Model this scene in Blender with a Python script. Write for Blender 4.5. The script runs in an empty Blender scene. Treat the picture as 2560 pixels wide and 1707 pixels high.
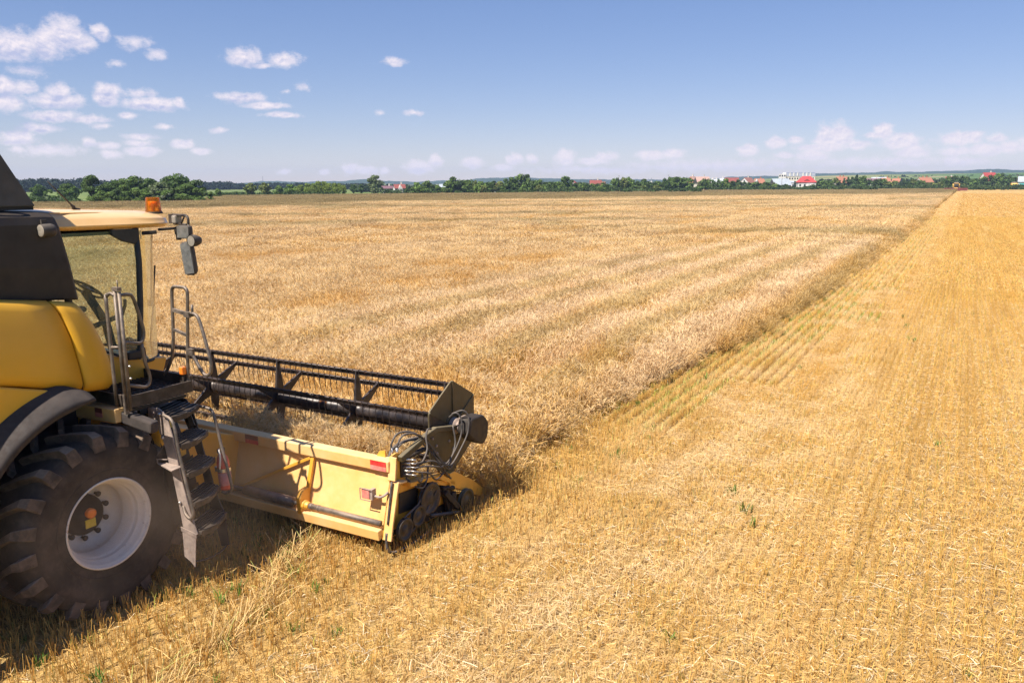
import bpy, math, random
import numpy as np
from mathutils import Vector, Matrix

R = math.radians
scene = bpy.context.scene
col = scene.collection

# ------------------------------------------------------------------ camera
HEAD = R(29.2)                       # travel direction of the harvester, clockwise from +Y
OX, OY = -3.895, 7.260               # ground point under the outer face of its right front wheel
cam_d = bpy.data.cameras.new("camera")
cam_d.sensor_width = 36.0
cam_d.lens = 28.125
cam_d.clip_start = 0.1
cam_d.clip_end = 12000.0
cam_o = bpy.data.objects.new("camera", cam_d)
col.objects.link(cam_o)
_p, _r = math.atan(393.5 / 2000.0), R(-0.27)
_f = Vector((0, math.cos(_p), -math.sin(_p))); _x = Vector((1, 0, 0)); _u = _x.cross(_f)
_x2 = _x * math.cos(_r) + _u * math.sin(_r); _u2 = -_x * math.sin(_r) + _u * math.cos(_r)
_m = Matrix((_x2, _u2, -_f)).transposed().to_4x4()
_m.translation = Vector((0, 0, 4.1))
cam_o.matrix_world = _m
scene.camera = cam_o

# ------------------------------------------------------------------ light and exposure
SUN_EL, SUN_AZ = R(53.0), R(222.0)   # azimuth clockwise from +Y: behind the camera, to the left
sd = bpy.data.lights.new("sun", 'SUN')
sd.energy = 5.0
sd.angle = R(0.53)
sd.color = (1.0, 0.92, 0.80)
so = bpy.data.objects.new("sun", sd)
col.objects.link(so)
_s = Vector((math.sin(SUN_AZ) * math.cos(SUN_EL), math.cos(SUN_AZ) * math.cos(SUN_EL), math.sin(SUN_EL)))
so.rotation_euler = (-_s).to_track_quat('-Z', 'Y').to_euler()
so.location = _s * 60
vs = scene.view_settings
vs.view_transform = 'Standard'
vs.look = 'None'
vs.exposure = 0.80
vs.gamma = 1.0
vs.use_curve_mapping = False
scene.cycles.use_denoising = True
scene.cycles.denoiser = 'OPENIMAGEDENOISE'
scene.cycles.denoising_input_passes = 'RGB_ALBEDO_NORMAL'
scene.cycles.denoising_prefilter = 'NONE'
scene.cycles.adaptive_threshold = 0.004
scene.cycles.max_bounces = 6
scene.cycles.diffuse_bounces = 3
scene.cycles.glossy_bounces = 3
scene.cycles.transparent_max_bounces = 12
scene.cycles.transmission_bounces = 4
scene.cycles.volume_bounces = 0
scene.cycles.sample_clamp_indirect = 6.0

# ------------------------------------------------------------------ sky: Nishita plus procedural fair-weather cumulus
# each cloud lump: azimuth, elevation (degrees, world directions), half width, half height, density
CLOUDS = [(-27.86,8.83,1.17,1.03,1),(-25.91,9.1,0.5,0.44,1),(-30.45,8.04,1.22,0.86,1),(-29,8.2,1.03,0.87,1),(-26.91,8.41,0.71,0.49,0.9),(-31.53,8.07,0.87,0.94,1),(-24.02,8.6,0.87,0.38,0.45),(-22.89,8.03,0.57,0.32,0.6),(-25.17,7.31,0.43,0.18,0.45),(-30.06,6.62,0.79,0.31,0.4),(-31.25,5.7,0.77,0.61,1),(-30.15,5.76,0.67,0.37,0.8),(-31.24,4.85,1.11,0.55,0.8),(-28.48,5.53,0.7,0.53,1),(-28.53,5.03,1.64,0.45,1),(-25.81,5.72,0.79,0.51,1),(-25.91,5.26,0.79,0.44,1),(-23.34,5.03,1.86,0.4,1),(-24.03,5.66,0.88,0.26,0.6),(-21.8,5.11,0.52,0.29,0.8),(-28.96,4.13,1.52,0.35,0.95),(-26.87,4.01,1.09,0.23,0.7),(-24.78,4.26,0.52,0.22,0.85),(-26.31,3.57,0.58,0.18,0.6),(-29.61,3.39,1.09,0.3,0.9),(-30.85,2.81,0.81,0.35,0.85),(-30.92,2.12,0.5,0.15,0.7),(-29.39,2.14,1.28,0.23,0.35),(-27.1,2.6,0.34,0.24,0.8),(-26.16,2.48,0.55,0.17,0.7),(-24.21,2.17,0.86,0.23,0.85),(-24.29,2.68,0.73,0.16,0.7),(-24.26,3.04,0.78,0.15,0.6),(-25.91,1.93,0.47,0.17,0.6),(-21.8,2.63,0.66,0.22,0.75),(-20.65,2.21,0.48,0.18,0.8),(-22.75,3.65,0.54,0.19,0.75),(-19.51,3.55,0.54,0.19,0.7),(-17.62,8.08,1.19,0.55,0.95),(-15.04,8.04,1.04,0.43,0.8),(-16.57,7.68,0.82,0.19,0.7),(-17.93,5.59,1.64,0.35,0.95),(-16.45,5.11,1.46,0.23,0.95),(-15.31,4.55,1.3,0.19,0.85),(-7.92,8.1,0.76,0.25,0.75),(-8.98,4.74,0.29,0.14,0.4),(-6.69,4.79,0.68,0.19,0.65),(-14.01,6.38,0.39,0.27,0.35),(-15.15,6.05,0.25,0.14,0.4),(-11.18,1.04,0.44,0.29,0.9),(-10.08,0.98,0.62,0.21,0.7),(-8.82,0.9,0.33,0.13,0.6),(-6.42,1.15,0.9,0.33,0.95),(-5.28,1.59,0.42,0.3,0.95),(-12.8,0.86,0.32,0.17,0.6),(-15.45,0.87,0.4,0.13,0.6),(-2.71,1.43,0.64,0.3,0.9),(-0.58,1.1,0.69,0.18,0.7),(-0.05,1.6,0.33,0.24,0.8),(0.29,1.73,0.41,0.27,0.9),(1.46,1.7,0.36,0.25,0.9),(3.75,1.71,0.61,0.41,1),(5.67,1.52,0.98,0.21,0.75),(6.57,1.88,0.67,0.21,0.7),(9.69,1.85,0.88,0.23,0.85),(11.16,1.94,0.66,0.26,0.75),(16.1,2.13,0.63,0.26,0.85),(17.8,2.62,0.49,0.28,0.95),(19.09,2.71,0.43,0.21,0.75),(20.75,2.88,0.45,0.62,1),(21.66,3.06,0.78,0.57,1),(21.3,2.62,1.04,0.25,0.9),(20.79,2.26,1.38,0.18,0.8),(20.29,1.76,0.86,0.25,0.7),(22.88,2.35,0.62,0.22,0.75),(24.34,3.16,0.53,0.35,1),(23.72,2.94,0.51,0.15,0.7),(25.32,2.52,0.96,0.37,1),(26.05,1.88,0.79,0.31,0.75),(18.4,1.79,0.44,0.15,0.65),(28.61,2.6,1.04,0.31,0.8),(29.35,2.77,0.37,0.18,0.8),(30.56,2.54,0.5,0.19,0.6),(28.45,1.83,0.76,0.2,0.7),(29.94,1.92,0.85,0.22,0.75),(31.23,2.02,0.46,0.25,0.65),(31.87,2.12,0.27,0.25,0.6),(13.51,1.13,4.65,0.23,0.38),(23.73,1.25,3.23,0.19,0.42),(28.62,1.24,1.39,0.2,0.5),(5.83,0.93,3,0.15,0.35)]
GREY = [(-29.6, 6.95, 1.6, .55, .9), (-30.9, 3.5, 1.5, .6, .8), (-28.2, 3.55, 1.3, .3, .5), (-29.0, 7.9, 1.2, .5, .5), (-17.9, 5.7, .9, .25, .5), (-17.0, 3.5, 1.0, .2, .35), (-23.4, 3.2, 1.3, .25, .4)]
world = bpy.data.worlds.new("World")
scene.world = world
world.use_nodes = True
nt = world.node_tree
nt.nodes.clear()


class NB:
    """tiny helper for writing node graphs"""
    def __init__(s, t): s.t = t
    def n(s, typ, **kw):
        nd = s.t.nodes.new(typ)
        for k, v in kw.items(): setattr(nd, k, v)
        return nd
    def put(s, sock, v):
        if hasattr(v, 'is_output'): s.t.links.new(v, sock)
        else: sock.default_value = v
    def math(s, op, a, b=None, c=None, clamp=False):
        nd = s.n('ShaderNodeMath', operation=op, use_clamp=clamp)
        for i, v in enumerate((a, b, c)):
            if v is not None: s.put(nd.inputs[i], v)
        return nd.outputs[0]
    def vec(s, op, a, b=None, c=None):
        nd = s.n('ShaderNodeVectorMath', operation=op)
        for i, v in enumerate((a, b, c)):
            if v is not None: s.put(nd.inputs[i], v)
        return nd.outputs['Value'] if op in ('LENGTH', 'DOT_PRODUCT') else nd.outputs[0]
    def noise(s, v, scale, detail=4, rough=.55, out=0, dim='3D', dist=0.0):
        nd = s.n('ShaderNodeTexNoise', noise_dimensions=dim)
        if v is not None: s.put(nd.inputs['Vector'], v)
        nd.inputs['Scale'].default_value = scale; nd.inputs['Detail'].default_value = detail
        nd.inputs['Roughness'].default_value = rough; nd.inputs['Distortion'].default_value = dist
        return nd.outputs[out]
    def step(s, v, a, b, o0=0.0, o1=1.0, kind='SMOOTHSTEP'):
        nd = s.n('ShaderNodeMapRange', interpolation_type=kind, clamp=True)
        s.put(nd.inputs['Value'], v)
        for k, x in (('From Min', a), ('From Max', b), ('To Min', o0), ('To Max', o1)): s.put(nd.inputs[k], x)
        return nd.outputs[0]
    def mix(s, f, a, b, blend='MIX'):
        nd = s.n('ShaderNodeMix', data_type='RGBA', blend_type=blend)
        s.put(nd.inputs[0], f)
        for i, v in ((6, a), (7, b)):
            if not hasattr(v, 'is_output') and len(v) == 3: v = (*v, 1)
            s.put(nd.inputs[i], v)
        return nd.outputs[2]
    def link(s, a, b): s.t.links.new(a, b)


b = NB(nt)
sky = b.n('ShaderNodeTexSky', sky_type='NISHITA', sun_disc=False, sun_elevation=SUN_EL, sun_rotation=SUN_AZ)
sky.altitude = 200; sky.air_density = 1.0; sky.dust_density = 0.0; sky.ozone_density = 3.0
bg1 = b.n('ShaderNodeBackground'); bg1.inputs[1].default_value = 0.108
hs = b.n('ShaderNodeHueSaturation'); hs.inputs['Saturation'].default_value = 1.30
gmm = b.n('ShaderNodeGamma'); gmm.inputs[1].default_value = .68; b.link(sky.outputs[0], gmm.inputs[0])
b.link(b.mix(1.0, gmm.outputs[0], (1.0, .945, 1.09), 'MULTIPLY'), hs.inputs['Color']); b.link(hs.outputs[0], bg1.inputs[0])
gen = b.n('ShaderNodeTexCoord').outputs['Generated']
sx = b.n('ShaderNodeSeparateXYZ'); b.link(gen, sx.inputs[0])
az = b.math('MULTIPLY', b.math('ARCTAN2', sx.outputs[0], sx.outputs[1]), 57.2958)
el = b.math('MULTIPLY', b.math('ARCSINE', sx.outputs[2]), 57.2958)
cb = b.n('ShaderNodeCombineXYZ'); b.link(az, cb.inputs[0]); b.link(el, cb.inputs[1])
p0 = cb.outputs[0]
pn = b.vec('MULTIPLY', p0, (0.75, 1.0, 1.0))
warp = b.vec('SUBTRACT', b.noise(pn, 1.1, 3, .55, 1), (.5, .5, .5))
p = b.vec('MULTIPLY_ADD', warp, (0.8, 0.40, 0.0), p0)
def lumps(lst, p):
    acc = None
    for (a, e, w, h, s) in lst:
        v = b.vec('MULTIPLY_ADD', p, (1 / w, 1 / h, 0), (-a / w, -e / h, 0))
        d = b.math('MULTIPLY_ADD', b.vec('LENGTH', v), -s, s)
        acc = d if acc is None else b.math('MAXIMUM', acc, d)
    return acc
CLOUDS = [(a, e, w * (1.12 if e > 3.2 else 1.25), h * (1.15 if e > 3.2 else 1.5), s_ * (1 if e > 3.2 else 1.12)) for a, e, w, h, s_ in CLOUDS]
GREY += [(a, e - .5 * h, w * .9, h * .6, .75 * s_) for a, e, w, h, s_ in CLOUDS if h > .33 and s_ > .8][:26]
dens = lumps(CLOUDS, p)
fb = b.noise(pn, 2.1, 6, .66)
fb2 = b.noise(b.vec('ADD', pn, (-.07, .15, 0)), 2.1, 4, .60)
m = b.math('MULTIPLY_ADD', b.math('SUBTRACT', fb, .5), 1.45, b.math('ADD', dens, b.step(el, 3.4, 2.2, .05, .15)))
alpha = b.math('MULTIPLY', b.step(m, -0.14, 0.60), 0.96)
grey = b.math('MAXIMUM', lumps(GREY, p), 0.0)
relief = b.math('MULTIPLY', b.math('SUBTRACT', fb2, fb), 2.2)
tone = b.math('ADD', b.math('SUBTRACT', .30, relief), b.math('MULTIPLY', grey, .9), clamp=True)
tone = b.math('MULTIPLY', tone, b.step(el, 1.4, 4.0, .35, 1.0))                # far cumulus: mostly the sunlit tops show
ccol = b.mix(tone, (0.58, 0.525, 0.55), (0.31, 0.33, 0.46))
bg2 = b.n('ShaderNodeBackground'); bg2.inputs[1].default_value = 1.0
b.link(ccol, bg2.inputs[0])
mx = b.n('ShaderNodeMixShader'); b.link(alpha, mx.inputs[0]); b.link(bg1.outputs[0], mx.inputs[1]); b.link(bg2.outputs[0], mx.inputs[2])
wo = b.n('ShaderNodeOutputWorld'); b.link(mx.outputs[0], wo.inputs[0])

# ------------------------------------------------------------------ helpers
def tag(o, label=None, cat=None, group=None, kind=None):
    if label: o['label'] = label
    if cat: o['category'] = cat
    if group: o['group'] = group
    if kind: o['kind'] = kind
    return o

def empty(name, loc=(0, 0, 0), rz=0.0, parent=None):
    o = bpy.data.objects.new(name, None)
    o.location = loc; o.rotation_euler = (0, 0, rz); o.parent = parent
    o.empty_display_size = .3
    col.objects.link(o)
    return o

def toW(x, y, z=0.0):
    """point in the harvester's own axes (right, forward, up) to world"""
    c, s = math.cos(HEAD), math.sin(HEAD)
    return (OX + x * c + y * s, OY - x * s + y * c, z)

def link_mesh(name, me, mats, parent=None, bevel=0, seg=2, smooth_all=False):
    o = bpy.data.objects.new(name, me)
    for m in (mats if isinstance(mats, (list, tuple)) else [mats]): me.materials.append(m)
    o.parent = parent
    col.objects.link(o)
    if bevel:
        md = o.modifiers.new("bevel", 'BEVEL'); md.width = bevel; md.segments = seg; md.limit_method = 'ANGLE'; md.angle_limit = R(40)
        md.harden_normals = False
    return o

def smoothline(pts, k=5, closed=False):
    """Catmull-Rom through the points"""
    P = [Vector(p) for p in pts]; n = len(P); out = []
    rng = range(n) if closed else range(n - 1)
    for i in rng:
        a = P[(i - 1) % n] if closed or i > 0 else P[i] * 2 - P[i + 1]
        q, c = P[i], P[(i + 1) % n]
        d = P[(i + 2) % n] if closed or i + 2 < n else c * 2 - q
        for j in range(k):
            t = j / k
            out.append(0.5 * ((2 * q) + (c - a) * t + (2 * a - 5 * q + 4 * c - d) * t * t + (3 * q - a - 3 * c + d) * t ** 3))
    if not closed: out.append(P[-1])
    return out

class MB:
    """collects shapes and links them as one mesh object"""
    def __init__(s): s.v = []; s.f = []; s.sm = []; s.mi = []; s.cur = 0
    def add(s, vs, fs, smooth=False):
        o = len(s.v); s.v += [tuple(v) for v in vs]
        for f in fs: s.f.append([i + o for i in f]); s.sm.append(smooth); s.mi.append(s.cur)
        return s
    def box(s, c, d, rot=None):
        x, y, z = (t / 2 for t in d); c = Vector(c)
        vs = [Vector(q) for q in ((-x, -y, -z), (x, -y, -z), (x, y, -z), (-x, y, -z), (-x, -y, z), (x, -y, z), (x, y, z), (-x, y, z))]
        if rot is not None: vs = [rot @ q for q in vs]
        return s.add([c + q for q in vs], [(0, 3, 2, 1), (4, 5, 6, 7), (0, 1, 5, 4), (1, 2, 6, 5), (2, 3, 7, 6), (3, 0, 4, 7)])
    def bar(s, a, c, w, h=None, up=(0, 0, 1)):
        """rectangular bar from a to c"""
        a, c = Vector(a), Vector(c); d = c - a; L = d.length; d.normalize()
        up = Vector(up)
        if abs(d.dot(up)) > .98: up = Vector((0, 1, 0))
        sd = d.cross(up).normalized(); u2 = sd.cross(d)
        return s.box((a + c) / 2, (w, L, h or w), Matrix((sd, d, u2)).transposed())
    def prism(s, pts, ax, a, c):
        """polygon in the plane across axis ax, extruded from a to c"""
        n = len(pts)
        def p3(q, t):
            return {'X': (t, q[0], q[1]), 'Y': (q[0], t, q[1]), 'Z': (q[0], q[1], t)}[ax]
        vs = [p3(q, a) for q in pts] + [p3(q, c) for q in pts]
        fs = [tuple(range(n)), tuple(range(2 * n - 1, n - 1, -1))] + [(i, i + n, (i + 1) % n + n, (i + 1) % n) for i in range(n)]
        return s.add(vs, fs)
    def loft(s, rings, cap=True, smooth=False, closed=True):
        n = len(rings[0]); vs = [q for r in rings for q in r]; fs = []
        for i in range(len(rings) - 1):
            for j in range(n if closed else n - 1):
                k = (j + 1) % n
                fs.append((i * n + j, i * n + k, (i + 1) * n + k, (i + 1) * n + j))
        if cap and closed:
            fs.append(tuple(range(n - 1, -1, -1))); fs.append(tuple((len(rings) - 1) * n + j for j in range(n)))
        return s.add(vs, fs, smooth)
    def tube(s, pts, r, n=8, closed=False, cap=True):
        P = [Vector(p) for p in pts]; m = len(P); rings = []
        rr = r if isinstance(r, (list, tuple)) else [r] * m
        t0 = (P[1] - P[0]).normalized()
        nx = t0.cross(Vector((0, 0, 1)) if abs(t0.z) < .9 else Vector((1, 0, 0))).normalized()
        for i in range(m):
            if closed: t = (P[(i + 1) % m] - P[i - 1]).normalized()
            else: t = (P[min(i + 1, m - 1)] - P[max(i - 1, 0)]).normalized()
            nx = (nx - t * nx.dot(t)).normalized(); ny = t.cross(nx)
            rings.append([P[i] + (nx * math.cos(a) + ny * math.sin(a)) * rr[i] for a in (2 * math.pi * j / n for j in range(n))])
        if closed: rings.append(rings[0])
        return s.loft(rings, cap and not closed, True)
    def lathe(s, prof, c, n=48, ax='X', a0=0.0, a1=2 * math.pi, smooth=True):
        """profile of (along axis, radius) turned round the axis through c; angle from +Y towards +Z for axis X"""
        full = abs(a1 - a0 - 2 * math.pi) < 1e-6; k = n if full else n + 1; vs = []
        for i in range(k):
            a = a0 + (a1 - a0) * i / n
            for (t, r) in prof:
                ca, sa = r * math.cos(a), r * math.sin(a)
                vs.append({'X': (c[0] + t, c[1] + ca, c[2] + sa), 'Y': (c[0] + ca, c[1] + t, c[2] + sa), 'Z': (c[0] + ca, c[1] + sa, c[2] + t)}[ax])
        m = len(prof); fs = []
        for i in range(n):
            j = (i + 1) % k
            for q in range(m - 1): fs.append((i * m + q, j * m + q, j * m + q + 1, i * m + q + 1))
        return s.add(vs, fs, smooth)
    def grid(s, P, smooth=True):
        n, m = len(P), len(P[0])
        return s.add([q for r in P for q in r], [(i * m + j, i * m + j + 1, (i + 1) * m + j + 1, (i + 1) * m + j) for i in range(n - 1) for j in range(m - 1)], smooth)
    def build(s, name, mats, parent=None, bevel=0, seg=2, solid=0, solid_off=-1):
        me = bpy.data.meshes.new(name)
        me.from_pydata(s.v, [], s.f)
        me.polygons.foreach_set('use_smooth', s.sm); me.polygons.foreach_set('material_index', s.mi)
        me.update()
        o = link_mesh(name, me, mats, parent)
        if solid:
            md = o.modifiers.new("solid", 'SOLIDIFY'); md.thickness = solid; md.offset = solid_off
        if bevel:
            md = o.modifiers.new("bevel", 'BEVEL'); md.width = bevel; md.segments = seg; md.limit_method = 'ANGLE'; md.angle_limit = R(40)
        return o

# ------------------------------------------------------------------ materials
def newmat(name):
    m = bpy.data.materials.new(name); m.use_nodes = True
    t = m.node_tree; t.nodes.clear(); k = NB(t)
    pb = k.n('ShaderNodeBsdfPrincipled'); out = k.n('ShaderNodeOutputMaterial'); k.link(pb.outputs[0], out.inputs[0])
    return m, k, pb, out

DUST = (0.42, 0.29, 0.19)
def paint(name, c, rough=.4, metal=0.0, var=.12, dust=.25, dust_up=.35, dustc=DUST, scale=6.0, bump=0.0, coat=0.0, scratch=0.0, rust=0.0):
    """painted or moulded surface with uneven colour, settled dust on upward faces and blotchy dirt"""
    m, k, pb, out = newmat(name)
    tc = k.n('ShaderNodeTexCoord').outputs['Object']
    n1 = k.noise(tc, scale, 5, .6); n2 = k.noise(tc, scale * 5, 4, .65)
    base = k.mix(k.step(n1, .3, .7), tuple(x * (1 - var) for x in c), tuple(min(1, x * (1 + var)) for x in c))
    geo = k.n('ShaderNodeNewGeometry'); sp = k.n('ShaderNodeSeparateXYZ'); k.link(geo.outputs['Normal'], sp.inputs[0])
    up = k.step(sp.outputs[2], .15, 1.0)
    dn = k.math('MULTIPLY', k.step(k.math('ADD', n1, k.math('MULTIPLY', n2, .5)), .55, 1.05), dust)
    df = k.math('ADD', dn, k.math('MULTIPLY', up, dust_up), clamp=True)
    cc = k.mix(df, base, dustc)
    if rust:
        rn = k.step(k.noise(tc, scale * 1.7, 6, .7), .60, .72)
        cc = k.mix(k.math('MULTIPLY', rn, rust), cc, (.23, .09, .04))
    k.link(cc, pb.inputs['Base Color'])
    rgh = k.math('ADD', k.math('MULTIPLY', df, .5), k.step(n2, .3, .7, rough * .85, min(1, rough * 1.15)), clamp=True)
    k.link(rgh, pb.inputs['Roughness'])
    pb.inputs['Metallic'].default_value = metal
    pb.inputs['Coat Weight'].default_value = coat; pb.inputs['Coat Roughness'].default_value = .15
    if bump:
        bp = k.n('ShaderNodeBump'); bp.inputs['Strength'].default_value = bump; bp.inputs['Distance'].default_value = .004
        k.link(k.noise(tc, scale * 14, 3, .6), bp.inputs['Height']); k.link(bp.outputs[0], pb.inputs['Normal'])
    return m

M = {}
M['yellow'] = paint('yellow_paint', (.74, .36, .035), .34, var=.06, dust=.10, dust_up=.22, dustc=(.66, .45, .26), scale=2.5, coat=.25)
M['yellow_dusty'] = paint('dusty_yellow_paint', (.76, .44, .14), .5, var=.05, dust=.5, dust_up=.45, dustc=(.78, .55, .30), scale=2.0)
M['yellow_side'] = paint('yellow_panel_paint', (.78, .40, .018), .42, var=.05, dust=.12, dust_up=.2, dustc=(.6, .38, .14), scale=1.6)
M['roof'] = paint('sun_faded_roof_paint', (.80, .44, .10), .28, var=.05, dust=.10, dust_up=.52, dustc=(.80, .60, .42), scale=3.0, coat=.5)
M['black'] = paint('black_plastic', (.014, .010, .008), .6, var=.2, dust=.10, dust_up=.12, scale=2.0, bump=.25, dustc=(.20, .15, .11))
M['grey_cover'] = paint('dusty_dark_grey_plastic', (.075, .068, .062), .7, var=.15, dust=.25, dust_up=.2, scale=3, bump=.4, dustc=(.2, .16, .12))
M['fender'] = paint('dusty_rubber_mudguard', (.035, .028, .026), .8, var=.2, dust=.22, dust_up=.08, scale=4, bump=.4, dustc=(.13, .10, .085))
M['tyre'] = paint('dusty_tyre_rubber', (.030, .023, .019), .9, var=.2, dust=.75, dust_up=.1, scale=4, bump=.3, dustc=(.100, .074, .058))
M['lug'] = paint('dusty_tread_rubber', (.060, .047, .039), .9, var=.25, dust=.5, dust_up=.75, scale=7, dustc=(.25, .175, .125))
M['rim'] = paint('dirty_white_wheel_paint', (.74, .67, .60), .5, var=.06, dust=.35, dust_up=.15, scale=5, rust=.5, dustc=(.5, .40, .30))
M['steel'] = paint('black_steel', (.018, .015, .014), .5, metal=.1, var=.2, dust=.22, dust_up=.10, scale=9, dustc=(.30, .22, .16))
M['rail'] = paint('worn_grey_tube', (.10, .085, .075), .38, metal=.35, var=.2, dust=.4, dust_up=.5, scale=8, dustc=(.38, .29, .22))
M['plate'] = paint('dirty_ladder_plate', (.24, .19, .17), .6, metal=.2, var=.2, dust=.55, dust_up=.4, scale=7, rust=.6, dustc=(.52, .40, .32))
M['reel'] = paint('black_reel_paint', (.018, .017, .022), .32, metal=.2, var=.2, dust=.25, dust_up=.18, scale=5, dustc=(.25, .18, .13))
M['reelbat'] = paint('worn_rusty_reel_bar', (.028, .022, .022), .38, metal=.3, var=.3, dust=.2, dust_up=.2, scale=9, rust=.5, dustc=(.25, .17, .13))
M['reelplate'] = paint('dusty_reel_end_plate', (.055, .042, .018), .5, var=.15, dust=.15, dust_up=.4, scale=4, dustc=(.3, .24, .15))
M['hose'] = paint('black_rubber_hose', (.03, .028, .028), .5, var=.2, dust=.3, dust_up=.35, scale=9, dustc=(.28, .22, .18))
M['chrome'] = paint('zinc_fitting', (.6, .6, .6), .3, metal=.9, var=.1, dust=.3, scale=20)
M['red_ref'] = paint('red_reflector', (.55, .03, .03), .3, var=.1, dust=.15, scale=9)
M['pink_ref'] = paint('dusty_red_reflector', (.62, .17, .14), .4, var=.1, dust=.4, dustc=(.7, .45, .35), scale=9)
M['maroon'] = paint('dark_red_reflector', (.16, .03, .025), .4, var=.1, dust=.2, scale=9)
M['red'] = paint('red_extinguisher_paint', (.62, .05, .03), .35, var=.1, dust=.25, dust_up=.3, scale=8, dustc=(.5, .28, .2))
M['lamp_orange'] = paint('orange_lens', (.85, .22, .02), .2, var=.1, dust=.1, scale=9)
M['lamp_glass'] = paint('dusty_lamp_lens', (.24, .22, .19), .2, var=.1, dust=.3, scale=9)
M['sticker'] = paint('yellow_warning_label', (.70, .50, .03), .5, var=.1, dust=.3, scale=20)
M['white'] = paint('white_label', (.6, .58, .55), .5, var=.1, dust=.3, scale=20)
M['cabdark'] = paint('dark_cab_trim', (.022, .026, .026), .6, var=.2, dust=.1, scale=5, dustc=(.12, .1, .08))
M['seat'] = paint('grey_seat_cloth', (.09, .10, .10), .9, var=.2, dust=.1, scale=8)
M['blue'] = paint('blue_instrument_panel', (.05, .12, .4), .4, var=.1, dust=.1, scale=9)
M['rubber_grey'] = paint('matt_grey_mirror_shell', (.032, .026, .024), .65, var=.15, dust=.15, dust_up=.2, scale=8, dustc=(.3, .25, .2))

def glass(name, tint, refl=1.0, dirt=.12, dirtc=(.42, .46, .33)):
    m, k, pb, out = newmat(name)
    k.t.nodes.remove(pb)
    tc = k.n('ShaderNodeTexCoord').outputs['Object']
    tr = k.n('ShaderNodeBsdfTransparent'); tr.inputs[0].default_value = (*tint, 1)
    gl = k.n('ShaderNodeBsdfGlossy'); gl.inputs['Roughness'].default_value = .03
    df = k.n('ShaderNodeBsdfDiffuse'); df.inputs[0].default_value = (*dirtc, 1)
    fr = k.n('ShaderNodeFresnel'); fr.inputs[0].default_value = 1.45
    m1 = k.n('ShaderNodeMixShader'); k.link(k.math('MULTIPLY', fr.outputs[0], refl), m1.inputs[0]); k.link(tr.outputs[0], m1.inputs[1]); k.link(gl.outputs[0], m1.inputs[2])
    m2 = k.n('ShaderNodeMixShader'); k.link(k.step(k.noise(tc, 4, 5, .6), .3, .8, dirt * .5, dirt * 1.6), m2.inputs[0]); k.link(m1.outputs[0], m2.inputs[1]); k.link(df.outputs[0], m2.inputs[2])
    k.link(m2.outputs[0], out.inputs[0])
    return m
M['glass'] = glass('green_tinted_cab_glass', (.90, .95, .905), .6, .08)
M['beacon'] = glass('orange_beacon_dome', (.98, .62, .22), .8, .16, (.85, .30, .03))

# ------------------------------------------------------------------ land
def edgeX(y):
    """right-hand limit of the standing crop in harvester axes"""
    return np.interp(y, [3, 5, 9, 12, 17, 25, 37, 90, 260, 600], [1.35, 1.2, 1.05, 1.3, 1.85, 2.2, 2.55, 2.95, 3.15, 3.3])
def fromW(X, Y):
    c, s = math.cos(HEAD), math.sin(HEAD)
    dx, dy = X - OX, Y - OY
    return dx * c - dy * s, dx * s + dy * c
FAR_AZ = [-60, -34, -20.5, -19.3, -10, -5, 0, 12, 24, 32.6, 45]
FAR_Y = [150, 172, 186, 283, 305, 312, 322, 388, 436, 480, 500]
def farY(X, Y):
    return np.interp(np.degrees(np.arctan2(X, Y)), FAR_AZ, FAR_Y)

def landmat(name, stops, scale, rough=.95, extra=None):
    m, k, pb, out = newmat(name)
    pos = k.n('ShaderNodeNewGeometry').outputs['Position']
    cr = k.n('ShaderNodeValToRGB')
    cr.color_ramp.elements[0].position, cr.color_ramp.elements[0].color = stops[0][0], (*stops[0][1], 1)
    cr.color_ramp.elements[1].position, cr.color_ramp.elements[1].color = stops[-1][0], (*stops[-1][1], 1)
    for s_, c_ in stops[1:-1]:
        e = cr.color_ramp.elements.new(s_); e.color = (*c_, 1)
    v = k.noise(pos, scale, 8, .68)
    k.link(v, cr.inputs[0])
    c = cr.outputs[0]
    if extra: c = extra(k, pos, c)
    k.link(c, pb.inputs['Base Color']); pb.inputs['Roughness'].default_value = rough; pb.inputs['Specular IOR Level'].default_value = .1
    return m, k, pb, pos

# distant land: one sheet out to the hills, polar grid
HILLS = [(-19.41, 0.036), (-18.39, 0.11), (-17.47, 0.211), (-16.98, 0.275), (-14.65, 0.2), (-11.82, 0.243), (-10.11, 0.372), (-8.94, 0.259), (-6.85, 0.169), (-5.02, 0.243), (-3.57, 0.245), (-2.11, 0.395), (0.19, 0.467), (2.47, 0.374), (4.76, 0.308), (6.73, 0.27), (11.14, 0.246), (13.29, 0.207), (14.53, 0.334), (14.97, 0.411), (18.01, 0.442), (20.16, 0.588), (22.38, 0.586), (23.68, 0.609), (24.52, 0.676), (25.28, 0.618), (28.47, 0.657), (30.18, 0.749), (32.1, 0.663)]
def hill_h(a, r):
    """height of the land at azimuth a (degrees) and distance r"""
    far = np.interp(a, [q[0] for q in HILLS], [q[1] for q in HILLS], left=.2, right=.7)
    crest = 3200 * np.tan(np.radians(far)) + 4.1
    near = np.interp(a, [-60, 13, 18, 21, 25, 33, 60], [0, 0, .30, .44, .48, .52, .52])
    crest2 = 1500 * np.tan(np.radians(near)) + np.where(near > 0, 4.1, 0)
    bump = .6 * np.sin(a * 2.3 + r * .004) + .5 * np.sin(a * 5.1 + 1.3) + .4 * np.sin(a * 11.7)
    t = np.clip((r - 1900) / 1300, 0, 1); t = t * t * (3 - 2 * t)
    t2 = np.clip((r - 700) / 800, 0, 1); t2 = t2 * t2 * (3 - 2 * t2)
    h = np.maximum(crest * t, crest2 * t2)
    return h + bump * np.clip((r - 1500) / 800, 0, 1) * 1.2
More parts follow.
